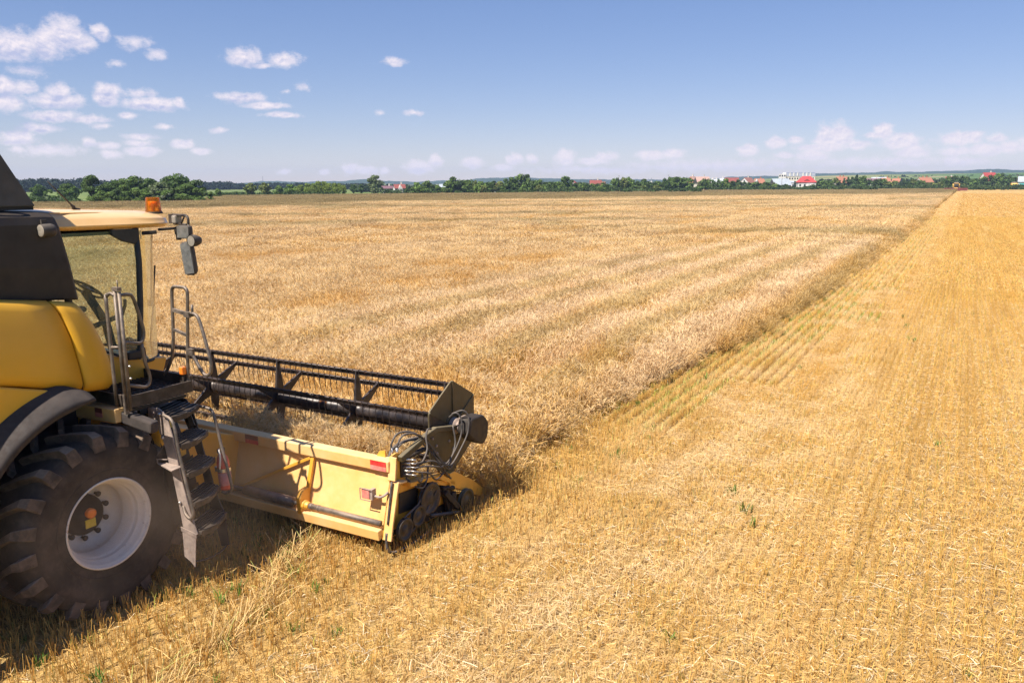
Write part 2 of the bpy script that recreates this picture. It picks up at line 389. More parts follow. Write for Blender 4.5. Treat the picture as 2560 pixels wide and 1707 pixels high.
rad = [0, 4, 10, 30, 80, 160, 300, 500, 640, 720, 800, 900, 1000, 1150, 1300, 1500, 1700, 1900, 2050, 2200, 2400, 2600, 2800, 3000, 3200, 3350]
azs = np.arange(-180, 180, 1.0)
azs = np.unique(np.concatenate([azs, np.arange(-45, 45, .25)]))
V = [(0, 0, 0)]; F = []
na = len(azs)
for r in rad[1:]:
    h = hill_h(azs, r) if r > 600 else np.zeros(na)
    h = np.where(np.abs(azs) > 60, h * .5, h)
    for a, z in zip(azs, h): V.append((r * math.sin(R(a)), r * math.cos(R(a)), float(z)))
for j in range(na): F.append((0, 1 + (j + 1) % na, 1 + j))
for i in range(len(rad) - 2):
    for j in range(na):
        k = (j + 1) % na
        F.append((1 + i * na + j, 1 + i * na + k, 1 + (i + 1) * na + k, 1 + (i + 1) * na + j))
me = bpy.data.meshes.new("ground"); me.from_pydata(V, [], F)
me.polygons.foreach_set('use_smooth', [True] * len(me.polygons))
def ground_extra(k, pos, c):
    d = k.vec('LENGTH', pos)
    sp = k.n('ShaderNodeSeparateXYZ'); k.link(pos, sp.inputs[0])
    patch = k.noise(pos, .0035, 3, .5)
    fields = k.mix(k.step(patch, .45, .60), (.085, .15, .045), (.20, .22, .085))
    fields = k.mix(k.step(k.noise(pos, .006, 2, .5), .58, .64), fields, (.30, .25, .13))
    # woodland on the far ridge
    wood = k.mix(k.step(k.noise(pos, .03, 4, .7), .35, .65), (.018, .038, .014), (.040, .070, .026))
    wl = k.math('ADD', d, k.math('MULTIPLY', k.math('SUBTRACT', k.noise(pos, .004, 4, .6), .5), 900.0))
    fields = k.mix(k.step(wl, 2250, 2350), fields, wood)
    return k.mix(k.step(d, 620, 800), c, fields)
gm, gk, gpb, gpos = landmat('meadow_ground', [(.30, (.07, .11, .025)), (.5, (.13, .18, .05)), (.62, (.22, .25, .09)), (.75, (.30, .28, .12))], .08, extra=ground_extra)
g = link_mesh("ground", me, gm); tag(g, kind='structure', label='green meadow and low wooded hills reaching to the horizon', cat='ground')

# stubble sheet (harvested ground) 
def sheet(name, poly_az, r0, z, mat, n=None):
    V = []; F = []
    rs = list(np.geomspace(r0, 1.0, 26))
    m = len(poly_az)
    for t in np.linspace(0, 1, 40) ** 2.2:
        for a in poly_az:
            r = r0 + t * (n(a) - r0)
            V.append((r * math.sin(R(a)), r * math.cos(R(a)), z))
    for i in range(39):
        for j in range(m - 1): F.append((i * m + j, (i + 1) * m + j, (i + 1) * m + j + 1, i * m + j + 1))
    me = bpy.data.meshes.new(name); me.from_pydata(V, [], [f[::-1] for f in F])
    return link_mesh(name, me, mat)
def far_r(a): return float(np.interp(a, FAR_AZ, FAR_Y)) / math.cos(R(a))
def stub_extra(k, pos, c):
    # chaff and soil in lines along the drilling direction, everything in metres
    rot = k.n('ShaderNodeVectorRotate', rotation_type='Z_AXIS'); k.link(pos, rot.inputs['Vector']); rot.inputs['Angle'].default_value = HEAD
    al = k.vec('MULTIPLY', rot.outputs[0], (1.0, .04, 1))
    band = k.noise(al, .55, 4, .6)
    c = k.mix(k.math('MULTIPLY', k.step(band, .35, .75), .5), c, (.66, .44, .15))
    fine = k.noise(pos, 38, 3, .7)
    c = k.mix(k.step(fine, .55, .75), c, (.76, .56, .28))
    c = k.mix(k.math('MULTIPLY', k.step(k.noise(pos, .09, 3, .5), .6, .75), .35), c, (.42, .40, .12))
    return c
sm, sk, spb, spos = landmat('stubble_soil', [(.25, (.16, .10, .05)), (.45, (.34, .22, .09)), (.6, (.52, .33, .11)), (.8, (.64, .44, .18))], 5.0, extra=stub_extra)
bp = sk.n('ShaderNodeBump'); bp.inputs['Strength'].default_value = .8; bp.inputs['Distance'].default_value = .03
sk.link(sk.noise(spos, 30, 5, .7), bp.inputs['Height']); sk.link(bp.outputs[0], spb.inputs['Normal'])
st = sheet("stubble_field_ground", np.linspace(-60, 75, 136), 0.8, .004, sm, lambda a: far_r(min(a, 45)) + 4)
tag(st, kind='structure', label='golden harvested field floor under the stubble', cat='field')

# ------------------------------------------------------------------ plants made of ribbons
class Rib:
    def __init__(s): s.v = []; s.q = []; s.c = []; s.n = 0
    def add(s, P, Wd, colr):
        """P (N,K,3) centre lines, Wd (N,K,3) half widths, colr (N,3)"""
        N, K, _ = P.shape
        vv = np.stack([P - Wd, P + Wd], 2).reshape(N, K * 2, 3)
        base = s.n + np.arange(N)[:, None, None] * (K * 2)
        i = np.arange(K - 1)[None, :, None] * 2
        q = base + i + np.array([0, 1, 3, 2])[None, None, :]
        s.v.append(vv.reshape(-1, 3)); s.q.append(q.reshape(-1, 4)); s.c.append(np.repeat(colr, K * 2, 0)); s.n += N * K * 2
    def mesh(s, name):
        v = np.concatenate(s.v).astype(np.float32); q = np.concatenate(s.q).astype(np.int32); c = np.concatenate(s.c)
        me = bpy.data.meshes.new(name)
        me.vertices.add(len(v)); me.vertices.foreach_set('co', v.ravel())
        me.loops.add(q.size); me.loops.foreach_set('vertex_index', q.ravel())
        me.polygons.add(len(q)); me.polygons.foreach_set('loop_start', np.arange(len(q), dtype=np.int32) * 4)
        me.polygons.foreach_set('loop_total', np.full(len(q), 4, np.int32))
        at = me.attributes.new('tint', 'FLOAT_COLOR', 'POINT')
        at.data.foreach_set('color', np.concatenate([c, np.ones((len(c), 1))], 1).astype(np.float32).ravel())
        me.update(calc_edges=True)
        return me

def plantmat(name, patch=None, transl=.25, rough=.65):
    m, k, pb, out = newmat(name)
    c = k.n('ShaderNodeAttribute', attribute_name='tint').outputs['Color']
    pos = k.n('ShaderNodeNewGeometry').outputs['Position']
    if patch: c = patch(k, pos, c)
    k.link(c, pb.inputs['Base Color']); pb.inputs['Roughness'].default_value = rough; pb.inputs['Specular IOR Level'].default_value = .25
    if transl:
        tr = k.n('ShaderNodeBsdfTranslucent'); k.link(c, tr.inputs[0])
        mx = k.n('ShaderNodeMixShader'); mx.inputs[0].default_value = transl
        k.link(pb.outputs[0], mx.inputs[1]); k.link(tr.outputs[0], mx.inputs[2]); k.link(mx.outputs[0], out.inputs[0])
    return m

def crop_patch(k, pos, c):
    rot = k.n('ShaderNodeVectorRotate', rotation_type='Z_AXIS'); k.link(pos, rot.inputs['Vector']); rot.inputs['Angle'].default_value = HEAD
    lon = k.vec('MULTIPLY', rot.outputs[0], (1.0, .16, 1))
    big = k.noise(k.vec('MULTIPLY', pos, (1, .45, 1)), .045, 4, .55)       # thinner, greener ground
    gold = k.noise(lon, .20, 4, .6)                                        # thin golden streaks along the drilling
    c = k.mix(k.math('MULTIPLY', k.step(gold, .53, .68), .24), c, (.66, .38, .09))
    c = k.mix(k.math('MULTIPLY', k.step(gold, .46, .34), .30), c, (.70, .52, .32))
    c = k.mix(k.math('MULTIPLY', k.step(big, .56, .66), .45), c, (.33, .29, .12))
    # swaths where the ears lie over and look paler, with greener gaps between them
    sl = k.n('ShaderNodeSeparateXYZ'); k.link(rot.outputs[0], sl.inputs[0])
    ax_ = k.math('ADD', sl.outputs[0], 6.94); by_ = k.math('SUBTRACT', sl.outputs[1], 4.44)
    wv = k.math('MULTIPLY_ADD', k.noise(lon, .16, 3, .5), 5.0, k.math('MULTIPLY', ax_, 2.9))
    sw = k.math('SINE', wv)
    zone = k.math('MULTIPLY', k.math('MULTIPLY', k.step(ax_, -10.0, -4.5), k.step(by_, 6.0, 11.0)), k.step(by_, 60.0, 30.0))
    c = k.mix(k.math('MULTIPLY', k.math('MULTIPLY', k.step(sw, -.1, .8), zone), .45), c, (.92, .74, .52))
    c = k.mix(k.math('MULTIPLY', k.math('MULTIPLY', k.step(sw, -.2, -.9), zone), .42), c, (.44, .33, .13))
    # last strip before the trees: a duller, greener crop
    sp = k.n('ShaderNodeSeparateXYZ'); k.link(pos, sp.inputs[0])
    a = k.math('ARCTAN2', sp.outputs[0], sp.outputs[1])
    edge = k.step(a, -.36, .55, 118, 250, 'LINEAR')
    wob = k.math('MULTIPLY_ADD', k.math('SUBTRACT', k.noise(pos, .02, 3, .5), .5), 60.0, sp.outputs[1])
    c = k.mix(k.math('MULTIPLY', k.step(k.math('SUBTRACT', wob, edge), 0, 22), .80), c, (.27, .205, .085))
    wisp = k.step(k.noise(k.vec('MULTIPLY', pos, (.25, 1, 1)), .05, 4, .55), .50, .60)
    c = k.mix(k.math('MULTIPLY', wisp, k.step(sp.outputs[1], 34, 58, 0, .48)), c, (.29, .225, .09))
    return c
crop_m = plantmat('ripe_barley', crop_patch, .22)
def stub_patch(k, pos, c):
    rot = k.n('ShaderNodeVectorRotate', rotation_type='Z_AXIS'); k.link(pos, rot.inputs['Vector']); rot.inputs['Angle'].default_value = HEAD
    n = k.noise(k.vec('MULTIPLY', rot.outputs[0], (1.0, .10, 1)), .9, 4, .6)
    c = k.mix(k.math('MULTIPLY', k.step(n, .50, .68), .38), c, (.64, .36, .075))
    c = k.mix(k.math('MULTIPLY', k.step(n, .46, .30), .34), c, (.84, .63, .32))
    f = k.noise(k.vec('MULTIPLY', rot.outputs[0], (1.0, .05, 1)), 3.6, 2, .6)
    c = k.mix(k.math('MULTIPLY', k.step(f, .50, .62), .50), c, (.48, .28, .075))
    sp = k.n('ShaderNodeSeparateXYZ'); k.link(rot.outputs[0], sp.inputs[0])
    ax_ = k.math('ADD', sp.outputs[0], 6.94)                      # metres to the right of the harvester's wheel face
    chop = k.math('MULTIPLY', k.step(ax_, 1.9, 3.2), k.step(ax_, 6.6, 4.6))
    c = k.mix(k.math('MULTIPLY', k.math('MULTIPLY', chop, k.step(k.noise(pos, 1.1, 3, .6), .38, .66)), .45), c, (.90, .72, .46))
    return c
stub_m = plantmat('straw_and_stubble', stub_patch, .15, .55)
weed_m = plantmat('green_weed', None, .3)

protos = bpy.data.collections.new("plant_patches")           # sources for the geometry-node scatters, not in the scene
def rvec(g, n, s): return g.normal(0, s, (n, 3))

def crop_tile(name, size, n, seed, wk=1.0, awns=6, hi=.67, rows=.125, simple=False, nodk=1.0, gold=0, wind=0.0):
    g = np.random.default_rng(seed); rb = Rib()
    x = np.round(g.uniform(-size / 2, size / 2, n) / rows) * rows + g.normal(0, .022, n); y = g.uniform(-size / 2, size / 2, n)
    h = np.clip(g.normal(hi, .07, n), .45, 1.0)
    lean = np.stack([.05 + wind * .3 + g.normal(0, .10, n), -.03 - wind * .8 + g.normal(0, .10, n), np.zeros(n)], 1)
    az = g.uniform(0, 2 * np.pi, n); wd = np.stack([np.cos(az), np.sin(az), np.zeros(n)], 1)
    base = np.stack([x, y, np.zeros(n)], 1)
    ts = np.array([0, .55, 1.0]) if not simple else np.array([.25, 1.0])
    P = base[:, None] + np.array([0, 0, 1.0]) * (h[:, None] * ts)[..., None] + lean[:, None] * (ts ** 2)[None, :, None]
    br = g.uniform(.72, 1.12, (n, 1)) * (np.array([.97, .88, .70]) if gold else 1.0)
    rb.add(P, (wd * .0026 * wk)[:, None] * np.ones((1, len(ts), 1)), np.array([.72, .45, .135]) * br)
    top = P[:, -1]
    # nodding ear
    na = np.arctan2(lean[:, 1], lean[:, 0]) + g.normal(0, .9, n); nod = g.uniform(.35, 2.1, n) * nodk
    hd = np.stack([np.cos(na), np.sin(na), np.zeros(n)], 1)
    d1 = hd * np.sin(nod * .6)[:, None] + np.array([0, 0, 1]) * np.cos(nod * .6)[:, None]
    d2 = hd * np.sin(nod)[:, None] + np.array([0, 0, 1]) * np.cos(nod)[:, None]
    L = g.uniform(.07, .10, n)[:, None]
    E = np.stack([top, top + d1 * L * .5, top + (d1 + d2) * L * .5], 1)
    sd = np.cross(hd, [0, 0, 1.0])
    ec = np.array([.75, .52, .225]) * br * g.uniform(.9, 1.1, (n, 1))
    rb.add(E, sd[:, None] * (np.array([.0045, .0075, .004]) * wk)[None, :, None], ec)
    if not simple:
        up = np.cross(d2, sd)
        rb.add(E, up[:, None] * (np.array([.0045, .007, .004]) * wk)[None, :, None], ec)
    for a in range(awns):
        st_ = E[:, 0] + (E[:, 2] - E[:, 0]) * g.uniform(.1, 1, (n, 1))
        dr = d2 + rvec(g, n, .26); dr /= np.linalg.norm(dr, axis=1)[:, None]
        ln = g.uniform(.08, .14, (n, 1))
        A = np.stack([st_, st_ + dr * ln], 1)
        wv = np.cross(dr, g.normal(0, 1, (n, 3))); wv /= np.linalg.norm(wv, axis=1)[:, None]
        rb.add(A, wv[:, None] * (np.array([.0019, .0006]) * wk)[None, :, None], np.array([.87, .66, .385]) * br * g.uniform(.85, 1.12, (n, 1)))
    # dry leaves
    k = n if not simple else n // 3
    i = g.integers(0, n, k); f = g.uniform(.3, .85, k)
    st_ = base[i] + np.array([0, 0, 1.0]) * (h[i] * f)[:, None] + lean[i] * (f ** 2)[:, None]
    a = g.uniform(0, 2 * np.pi, k); o = np.stack([np.cos(a), np.sin(a), np.zeros(k)], 1); ll = g.uniform(.08, .2, k)[:, None]
    Lf = np.stack([st_, st_ + o * ll * .55 + [0, 0, .05], st_ + o * ll + np.array([0, 0, -.04])], 1)
    rb.add(Lf, np.cross(o, [0, 0, 1.0])[:, None] * (np.array([.003, .005, .001]) * wk)[None, :, None], np.array([.58, .36, .11]) * g.uniform(.6, 1.1, (k, 1)))
    # a little green at the foot
    k = n // 14; a = g.uniform(0, 6.28, k); o = np.stack([np.cos(a), np.sin(a), np.zeros(k)], 1)
    bs = np.stack([g.uniform(-size / 2, size / 2, k), g.uniform(-size / 2, size / 2, k), np.zeros(k)], 1); hh = g.uniform(.15, .5, k)[:, None]
    rb.add(np.stack([bs, bs + o * .05 + hh * [0, 0, .6], bs + o * .14 + hh * [0, 0, 1.0]], 1), np.cross(o, [0, 0, 1.0])[:, None] * (np.array([.006, .006, .001]) * wk)[None, :, None], np.array([.16, .21, .045]) * g.uniform(.6, 1.2, (k, 1)))
    o_ = bpy.data.objects.new(name, rb.mesh(name)); o_.data.materials.append(crop_m)
    return o_

def stubble_tile(name, size, seed, per_row, hgt, litter, wk=1.0, green=0, llen=(.03, .16), pale=.05, rowj=.012, rs=.125):
    g = np.random.default_rng(seed); rb = Rib()
    rows = int(round(size / rs)); n = int(per_row * size * rows)
    r = g.integers(0, rows, n); x = (r + .5) * rs - size / 2 + g.normal(0, rowj, n); y = g.uniform(-size / 2, size / 2, n)
    y += .03 * np.sin(y * 40 + r * 2.1)
    h = np.clip(g.normal(hgt, hgt * .22, n), .03, hgt * 1.6)
    ln = g.normal(0, .022, (n, 2)) * (h / .12)[:, None]
    b0 = np.stack([x, y, np.zeros(n)], 1); t0 = np.stack([x + ln[:, 0], y + ln[:, 1], h], 1)
    az = g.uniform(0, np.pi, n); P = np.stack([b0, t0], 1)
    cc = np.array([.76, .49, .145]) * g.uniform(.6, 1.15, (n, 1)); gm_ = g.random(n) < .10; cc[gm_] = np.array([.42, .38, .10]) * g.uniform(.7, 1.1, (gm_.sum(), 1))
    for q in (0, 1.57):
        w = np.stack([np.cos(az + q), np.sin(az + q), np.zeros(n)], 1) * .0026 * wk
        rb.add(P, np.repeat(w[:, None], 2, 1), cc)
    # chopped straw lying about
    k = int(litter * size * size)
    c0 = np.stack([g.uniform(-size / 2, size / 2, k), g.uniform(-size / 2, size / 2, k), np.abs(g.normal(.03, .028, k)) + .004], 1)
    a = g.uniform(0, 2 * np.pi, k); tl = g.normal(0, .22, k); d = np.stack([np.cos(a) * np.cos(tl), np.sin(a) * np.cos(tl), np.sin(tl)], 1)
    L = (llen[0] + (llen[1] - llen[0]) * g.random(k) ** 2.2)[:, None]; L = L * .5
    mid = c0 + np.stack([g.normal(0, .006, k), g.normal(0, .006, k), g.uniform(0, .01, k)], 1)
    P = np.stack([c0 - d * L, mid, c0 + d * L], 1); P[..., 2] = np.maximum(P[..., 2], .004)
    wv = np.cross(d, np.array([0, 0, 1.0]) + g.normal(0, .5, (k, 3))); wv /= np.linalg.norm(wv, axis=1)[:, None] + 1e-6
    cc = np.array([.80, .52, .19]) * g.uniform(.5, 1.15, (k, 1)); pm = g.random(k) < pale
    cc[pm] = np.array([.86, .74, .52]) * g.uniform(.85, 1.05, (pm.sum(), 1))
    bm_ = g.random(k) < .08; cc[bm_] = np.array([.36, .22, .09]) * g.uniform(.7, 1.2, (bm_.sum(), 1))
    rb.add(P, wv[:, None] * (g.uniform(.0012, .003, k)[:, None, None] * wk), cc)
    # regrowing green blades
    if green:
        k = int(green * size * size); r = g.integers(0, rows, k)
        bs = np.stack([(r + .5) * rs - size / 2 + (.075 if rs > .2 else 0) + g.normal(0, .022, k), g.uniform(-size / 2, size / 2, k), np.zeros(k)], 1)
        a = g.uniform(0, 6.28, k); o = np.stack([np.cos(a), np.sin(a), np.zeros(k)], 1); hh = g.uniform(.05, .15, k)[:, None]
        rb.add(np.stack([bs, bs + o * .01 + hh * [0, 0, .6], bs + o * .05 + hh * [0, 0, 1.]], 1), np.cross(o, [0, 0, 1.])[:, None] * (np.array([.0045, .004, .0006]) * wk)[None, :, None], np.array([.36, .39, .065]) * g.uniform(.6, 1.2, (k, 1)))
    o_ = bpy.data.objects.new(name, rb.mesh(name)); o_.data.materials.append(stub_m)
    return o_

def scatter(name, pts, rots, idx, objs, scl=None):
    """one object whose points carry patches of plants"""
    c = bpy.data.collections.new(name + "_patches")
    for i, o in enumerate(objs):
        o.name = "%s_patch_%02d" % (name, i); c.objects.link(o)
    me = bpy.data.meshes.new(name); n = len(pts)
    me.vertices.add(n); me.vertices.foreach_set('co', np.asarray(pts, np.float32).ravel())
    a = me.attributes.new('turn', 'FLOAT_VECTOR', 'POINT'); a.data.foreach_set('vector', np.asarray(rots, np.float32).ravel())
    a = me.attributes.new('pick', 'INT', 'POINT'); a.data.foreach_set('value', np.asarray(idx, np.int32))
    a = me.attributes.new('size', 'FLOAT_VECTOR', 'POINT'); a.data.foreach_set('vector', (np.ones((n, 3)) if scl is None else np.asarray(scl)).astype(np.float32).ravel())
    ob = bpy.data.objects.new(name, me); col.objects.link(ob)
    ng = bpy.data.node_groups.new(name + "_scatter", 'GeometryNodeTree')
    ng.interface.new_socket('Geometry', in_out='INPUT', socket_type='NodeSocketGeometry')
    ng.interface.new_socket('Geometry', in_out='OUTPUT', socket_type='NodeSocketGeometry')
    N, L = ng.nodes, ng.links
    gi = N.new('NodeGroupInput'); go = N.new('NodeGroupOutput'); ip = N.new('GeometryNodeInstanceOnPoints'); ci = N.new('GeometryNodeCollectionInfo')
    ci.inputs['Collection'].default_value = c; ci.inputs['Separate Children'].default_value = True; ci.inputs['Reset Children'].default_value = True
    def attr(nm, t):
        q = N.new('GeometryNodeInputNamedAttribute'); q.data_type = t; q.inputs['Name'].default_value = nm
        return [s_ for s_ in q.outputs if s_.enabled and s_.name == 'Attribute'][0]
    L.new(gi.outputs[0], ip.inputs['Points']); L.new(ci.outputs[0], ip.inputs['Instance']); ip.inputs['Pick Instance'].default_value = True
    L.new(attr('pick', 'INT'), ip.inputs['Instance Index']); L.new(attr('turn', 'FLOAT_VECTOR'), ip.inputs['Rotation']); L.new(attr('size', 'FLOAT_VECTOR'), ip.inputs['Scale'])
    L.new(ip.outputs[0], go.inputs[0])
    md = ob.modifiers.new("scatter", 'NODES'); md.node_group = ng
    return ob

rg = np.random.default_rng(11)
def cells(step, ylo, yhi, xlo, xhi):
    a = np.arange(xlo + step / 2, xhi, step); b_ = np.arange(ylo + step / 2, yhi, step)
    A, B = np.meshgrid(a, b_); return A.ravel(), B.ravel()
def world_of(mx_, my_):
    c, s = math.cos(HEAD), math.sin(HEAD)
    return OX + mx_ * c + my_ * s, OY - mx_ * s + my_ * c

def fb2(a, b_, seed):
    """smooth pseudo-noise, about -1..1"""
    g = np.random.default_rng(seed); v = 0
    for k in range(7):
        f = .55 * 1.45 ** k; th = g.uniform(0, 6.28); v = v + np.sin((a * math.cos(th) + b_ * math.sin(th)) * f + g.uniform(0, 6.28)) / (1.25 ** k)
    return v / 2.6
def crop_cells(step, d0, d1):
    A, B = cells(step, -60 if d1 < 200 else -200, 620 if d1 > 200 else 240, -520 if d1 > 200 else -220, 8)
    A = A + (edgeX(B) - step * np.ceil((edgeX(B) + .5) / step)) * 1.0
    if step < 3: A = A + .20 * (fb2(B * 1.3, B * 0, 5) + .6 * np.sin(B * 5.1)) - .06
    X, Y = world_of(A, B); d = np.hypot(X, Y); az = np.degrees(np.arctan2(X, Y))
    ok = (d >= d0) & (d < d1) & (np.abs(az) < 46) & (Y < farY(X, Y) - step * .5)
    ok &= (A < edgeX(B) - step * .5 + (.34 if step < 3 else .06)) & ((B > 3.45 + step * .5) | (A < -4.9 - step * .5))
    return A[ok], B[ok], X[ok], Y[ok]
D1, D2 = 46.0, 150.0
near_t = [crop_tile("crop", 1.0, 380, 100 + i) for i in range(6)] + [crop_tile("crop", 1.0, 250, 120 + i, awns=3, hi=.62, nodk=.5, gold=1) for i in range(5)] + [crop_tile("crop", 1.0, 430, 140 + i, awns=8, nodk=1.25, wind=.28) for i in range(5)]
mid_t = [crop_tile("crop", 2.0, 900, 200 + i, 2.2, 5) for i in range(4)] + [crop_tile("crop", 2.0, 620, 220 + i, 2.2, 3, hi=.62, nodk=.5, gold=1) for i in range(3)] + [crop_tile("crop", 2.0, 1000, 240 + i, 2.2, 7, nodk=1.25, wind=.28) for i in range(3)]
far_t = [crop_tile("crop", 5.0, 2600, 300 + i, 5.0, 3, simple=True) for i in range(5)]
pts = []; rots = []; idx = []; scl = []
for step, d0, d1, off, kk in ((1.0, 0, D1, 0, (6, 5, 5)), (2.0, D1, D2, 16, (4, 3, 3)), (2.0, D2, 470, 16, (4, 3, 3)), (5.0, D2, 900, 26, (5, 0, 0))):
    A, B, X, Y = crop_cells(step, d0 - (1.2 if d0 == D1 else 0) - (3 if step > 3 else 0), d1)
    if d0 == D2:                                                  # a finer strip along the cut edge far out
        strip = (A > edgeX(B) - 10.0) if step == 2.0 else (A < edgeX(B) - 12.4)
        A, B, X, Y = A[strip], B[strip], X[strip], Y[strip]
    v_ = fb2(A * .9, B * .35, 41) + rg.normal(0, .22, len(A))
    bandz = np.clip(1 - np.abs(A + 3.2) / 4.5, 0, 1) * np.clip((B - 7) / 4, 0, 1) * np.clip((46 - B) / 14, 0, 1)
    v_ = v_ * (1 - bandz * .6) + bandz * 1.1 * np.sin(A * 2 * math.pi / 2.1 + .4 * np.sin(B * .3))
    for a, bb, x, y, vv in zip(A, B, X, Y, v_):
        tx = ty = 0.0
        near_edge = edgeX(bb) - a
        sel = 0 if not kk[1] else (1 if vv < -.38 else (2 if vv > .34 else 0))
        hs_ = rg.uniform(.92, 1.06) * (1.05 if sel == 2 else (.93 if sel == 1 else 1))
        offk, k = off + (0, kk[0], kk[0] + kk[1])[sel], kk[sel]
        if step == 1.0 and bb < 14 and near_edge < 1.9:          # knocked over along the cut edge beside the header
            lod = max(0, 1 - abs(bb - 8.0) / 5.0) * (1.25 - near_edge * .55)
            if lod > 0:
                ty = rg.uniform(.55, 1.15) * lod; tx = rg.normal(.1, .4) * lod
                hs_ *= 1 - .30 * lod
        pts.append((x, y, .0)); rots.append((tx, ty, -HEAD + (math.pi if rg.random() < .5 and not ty else 0) + rg.normal(0, .05))); idx.append(offk + int(rg.integers(0, k))); scl.append((1.04, 1.04, hs_))
cropo = scatter("barley_crop", pts, rots, idx, near_t + mid_t + far_t, scl)
tag(cropo, 'ripe tan barley standing uncut across the left of the field', 'crop', kind='stuff')
print("crop patches", len(pts))

# fringe of single leaning plants along the cut edge, so that it is ragged
g = np.random.default_rng(77)
fr_t = [crop_tile("fringe", .34, 40, 400 + i, awns=2, nodk=.7, hi=.58) for i in range(6)]
n = 900
fy = np.concatenate([g.uniform(4.3, 30, 520), g.uniform(30, 120, 380)]); fx = edgeX(fy) + g.normal(.05, .24, n)
fX, fY = world_of(fx, fy)
sc = np.where(fy > 30, 1.5, 1.0)
fr = scatter("fallen_barley", np.stack([fX, fY, np.zeros(n)], 1), np.stack([g.normal(0, .3, n), g.normal(.12, .38, n), -HEAD + g.normal(0, .5, n)], 1), g.integers(0, 6, n), fr_t, np.stack([sc, sc, g.uniform(.35, 1.0, n)], 1))
tag(fr, 'loose barley stalks leaning out along the cut edge', 'crop', kind='stuff')

# stubble
row_t = [stubble_tile("stubble", 1.0, 500 + i, 66, .135, 620, green=10 if i > 2 else 3) for i in range(6)]
lit_t = [stubble_tile("stubble", 1.0, 520 + i, 54, .105, 1350, llen=(.03, .20), pale=.14, green=2, rowj=.020) for i in range(8)]
grn_t = [stubble_tile("stubble", 1.0, 540 + i, 150, .125, 330, green=230, rs=.25, rowj=.020) for i in range(4)]
midr_t = [stubble_tile("stubble", 2.0, 560 + i, 64, .12, 220, 2.2, green=36, rs=.25, rowj=.024) for i in range(3)]
midl_t = [stubble_tile("stubble", 2.0, 570 + i, 20, .10, 480, 2.4, pale=.07, green=2, rowj=.022) for i in range(4)]
farl_t = [stubble_tile("stubble", 5.0, 580 + i, 5, .07, 150, 4.0, llen=(.10, .32), pale=.05, rowj=.05) for i in range(3)]
off = dict(row=(0, 6), lit=(6, 8), grn=(14, 4), midr=(18, 3), midl=(21, 4), farl=(25, 3))
pts = []; rots = []; idx = []
for step, d0, d1 in ((1.0, 3.0, 34.5), (2.0, 33, 111), (5.0, 107, 330)):
    A, B = cells(step, -12, 400, -9, 190)
    X, Y = world_of(A, B); d = np.hypot(X, Y); azd = np.degrees(np.arctan2(X, Y))
    ok = (d >= d0) & (d < d1) & (np.abs(azd) < 52) & (Y < farY(X, Y) - 2)
    ok &= ((A > edgeX(B) - step * .55) | ((B < 4.2) & (A > -5.4)))
    for a, bb, x, y in zip(A[ok], B[ok], X[ok], Y[ok]):
        e = a - edgeX(max(bb, 5.0)); j = rg.random() * .8
        rowy = (e + j < 2.7 and bb > 4) or (a + .4 * (bb) + j < 1.9 and bb <= 4)
        if step == 1.0:
            if rowy and 7.5 < bb < 40 and e > -.2: kind = 'grn'
            elif rowy: kind = 'row'
            else: kind = 'row' if fb2(a * 1.5, bb * .16, 77) > .30 else 'lit'
        elif step == 2.0: kind = 'midr' if rowy else 'midl'
        else: kind = 'farl'
        o_, k = off[kind]
        pts.append((x, y, .004)); idx.append(o_ + int(rg.integers(0, k)))
        rots.append((0, 0, -HEAD + (rg.integers(0, 4) * math.pi / 2 if kind in ('lit', 'midl') and rg.random() < .12 else (math.pi if rg.random() < .5 else 0))))
stub = scatter("stubble", pts, rots, idx, row_t + lit_t + grn_t + midr_t + midl_t + farl_t)
tag(stub, 'rows of short golden stubble strewn with chopped straw', 'stubble', kind='stuff')
print("stubble patches", len(pts))

# trail of long straw left beside the front wheel
g = np.random.default_rng(31); rb = Rib(); n = 1500
t = g.uniform(0, 1, n); yy = -1.6 + 4.7 * t; xx = 1.92 - .34 * (yy + 1.5) + g.normal(0, .12, n) + .10 * np.sin(yy * 3.1)
dens_ok = g.random(n) < (.45 + .55 * np.sin(yy * 2.6 + 1) ** 2); yy = yy[dens_ok]; xx = xx[dens_ok]; n = len(yy)
X, Y = world_of(xx, yy); a = math.pi / 2 - HEAD + g.normal(.45, .55, n); tl = np.clip(g.normal(.28, .3, n), -.1, 1.1)
d = np.stack([np.cos(a) * np.cos(tl), np.sin(a) * np.cos(tl), np.sin(tl)], 1); L = g.uniform(.1, .38, n)[:, None]
c0 = np.stack([X, Y, g.uniform(.01, .10, n)], 1)
P = np.stack([c0, c0 + d * L * .55 + [0, 0, .02], c0 + d * L], 1)
wv = np.cross(d, g.normal(0, 1, (n, 3))); wv /= np.linalg.norm(wv, axis=1)[:, None]
cc = np.array([.76, .53, .23]) * g.uniform(.7, 1.15, (n, 1)); q = g.random(n) < .12; cc[q] = np.array([.45, .46, .13])
rb.add(P, wv[:, None] * .0026 * np.ones((1, 3, 1)), cc)
so_ = link_mesh("straw_trail", rb.mesh("straw_trail"), stub_m)
tag(so_, 'ragged trail of long pale straw lying over the stubble', 'straw', kind='stuff')

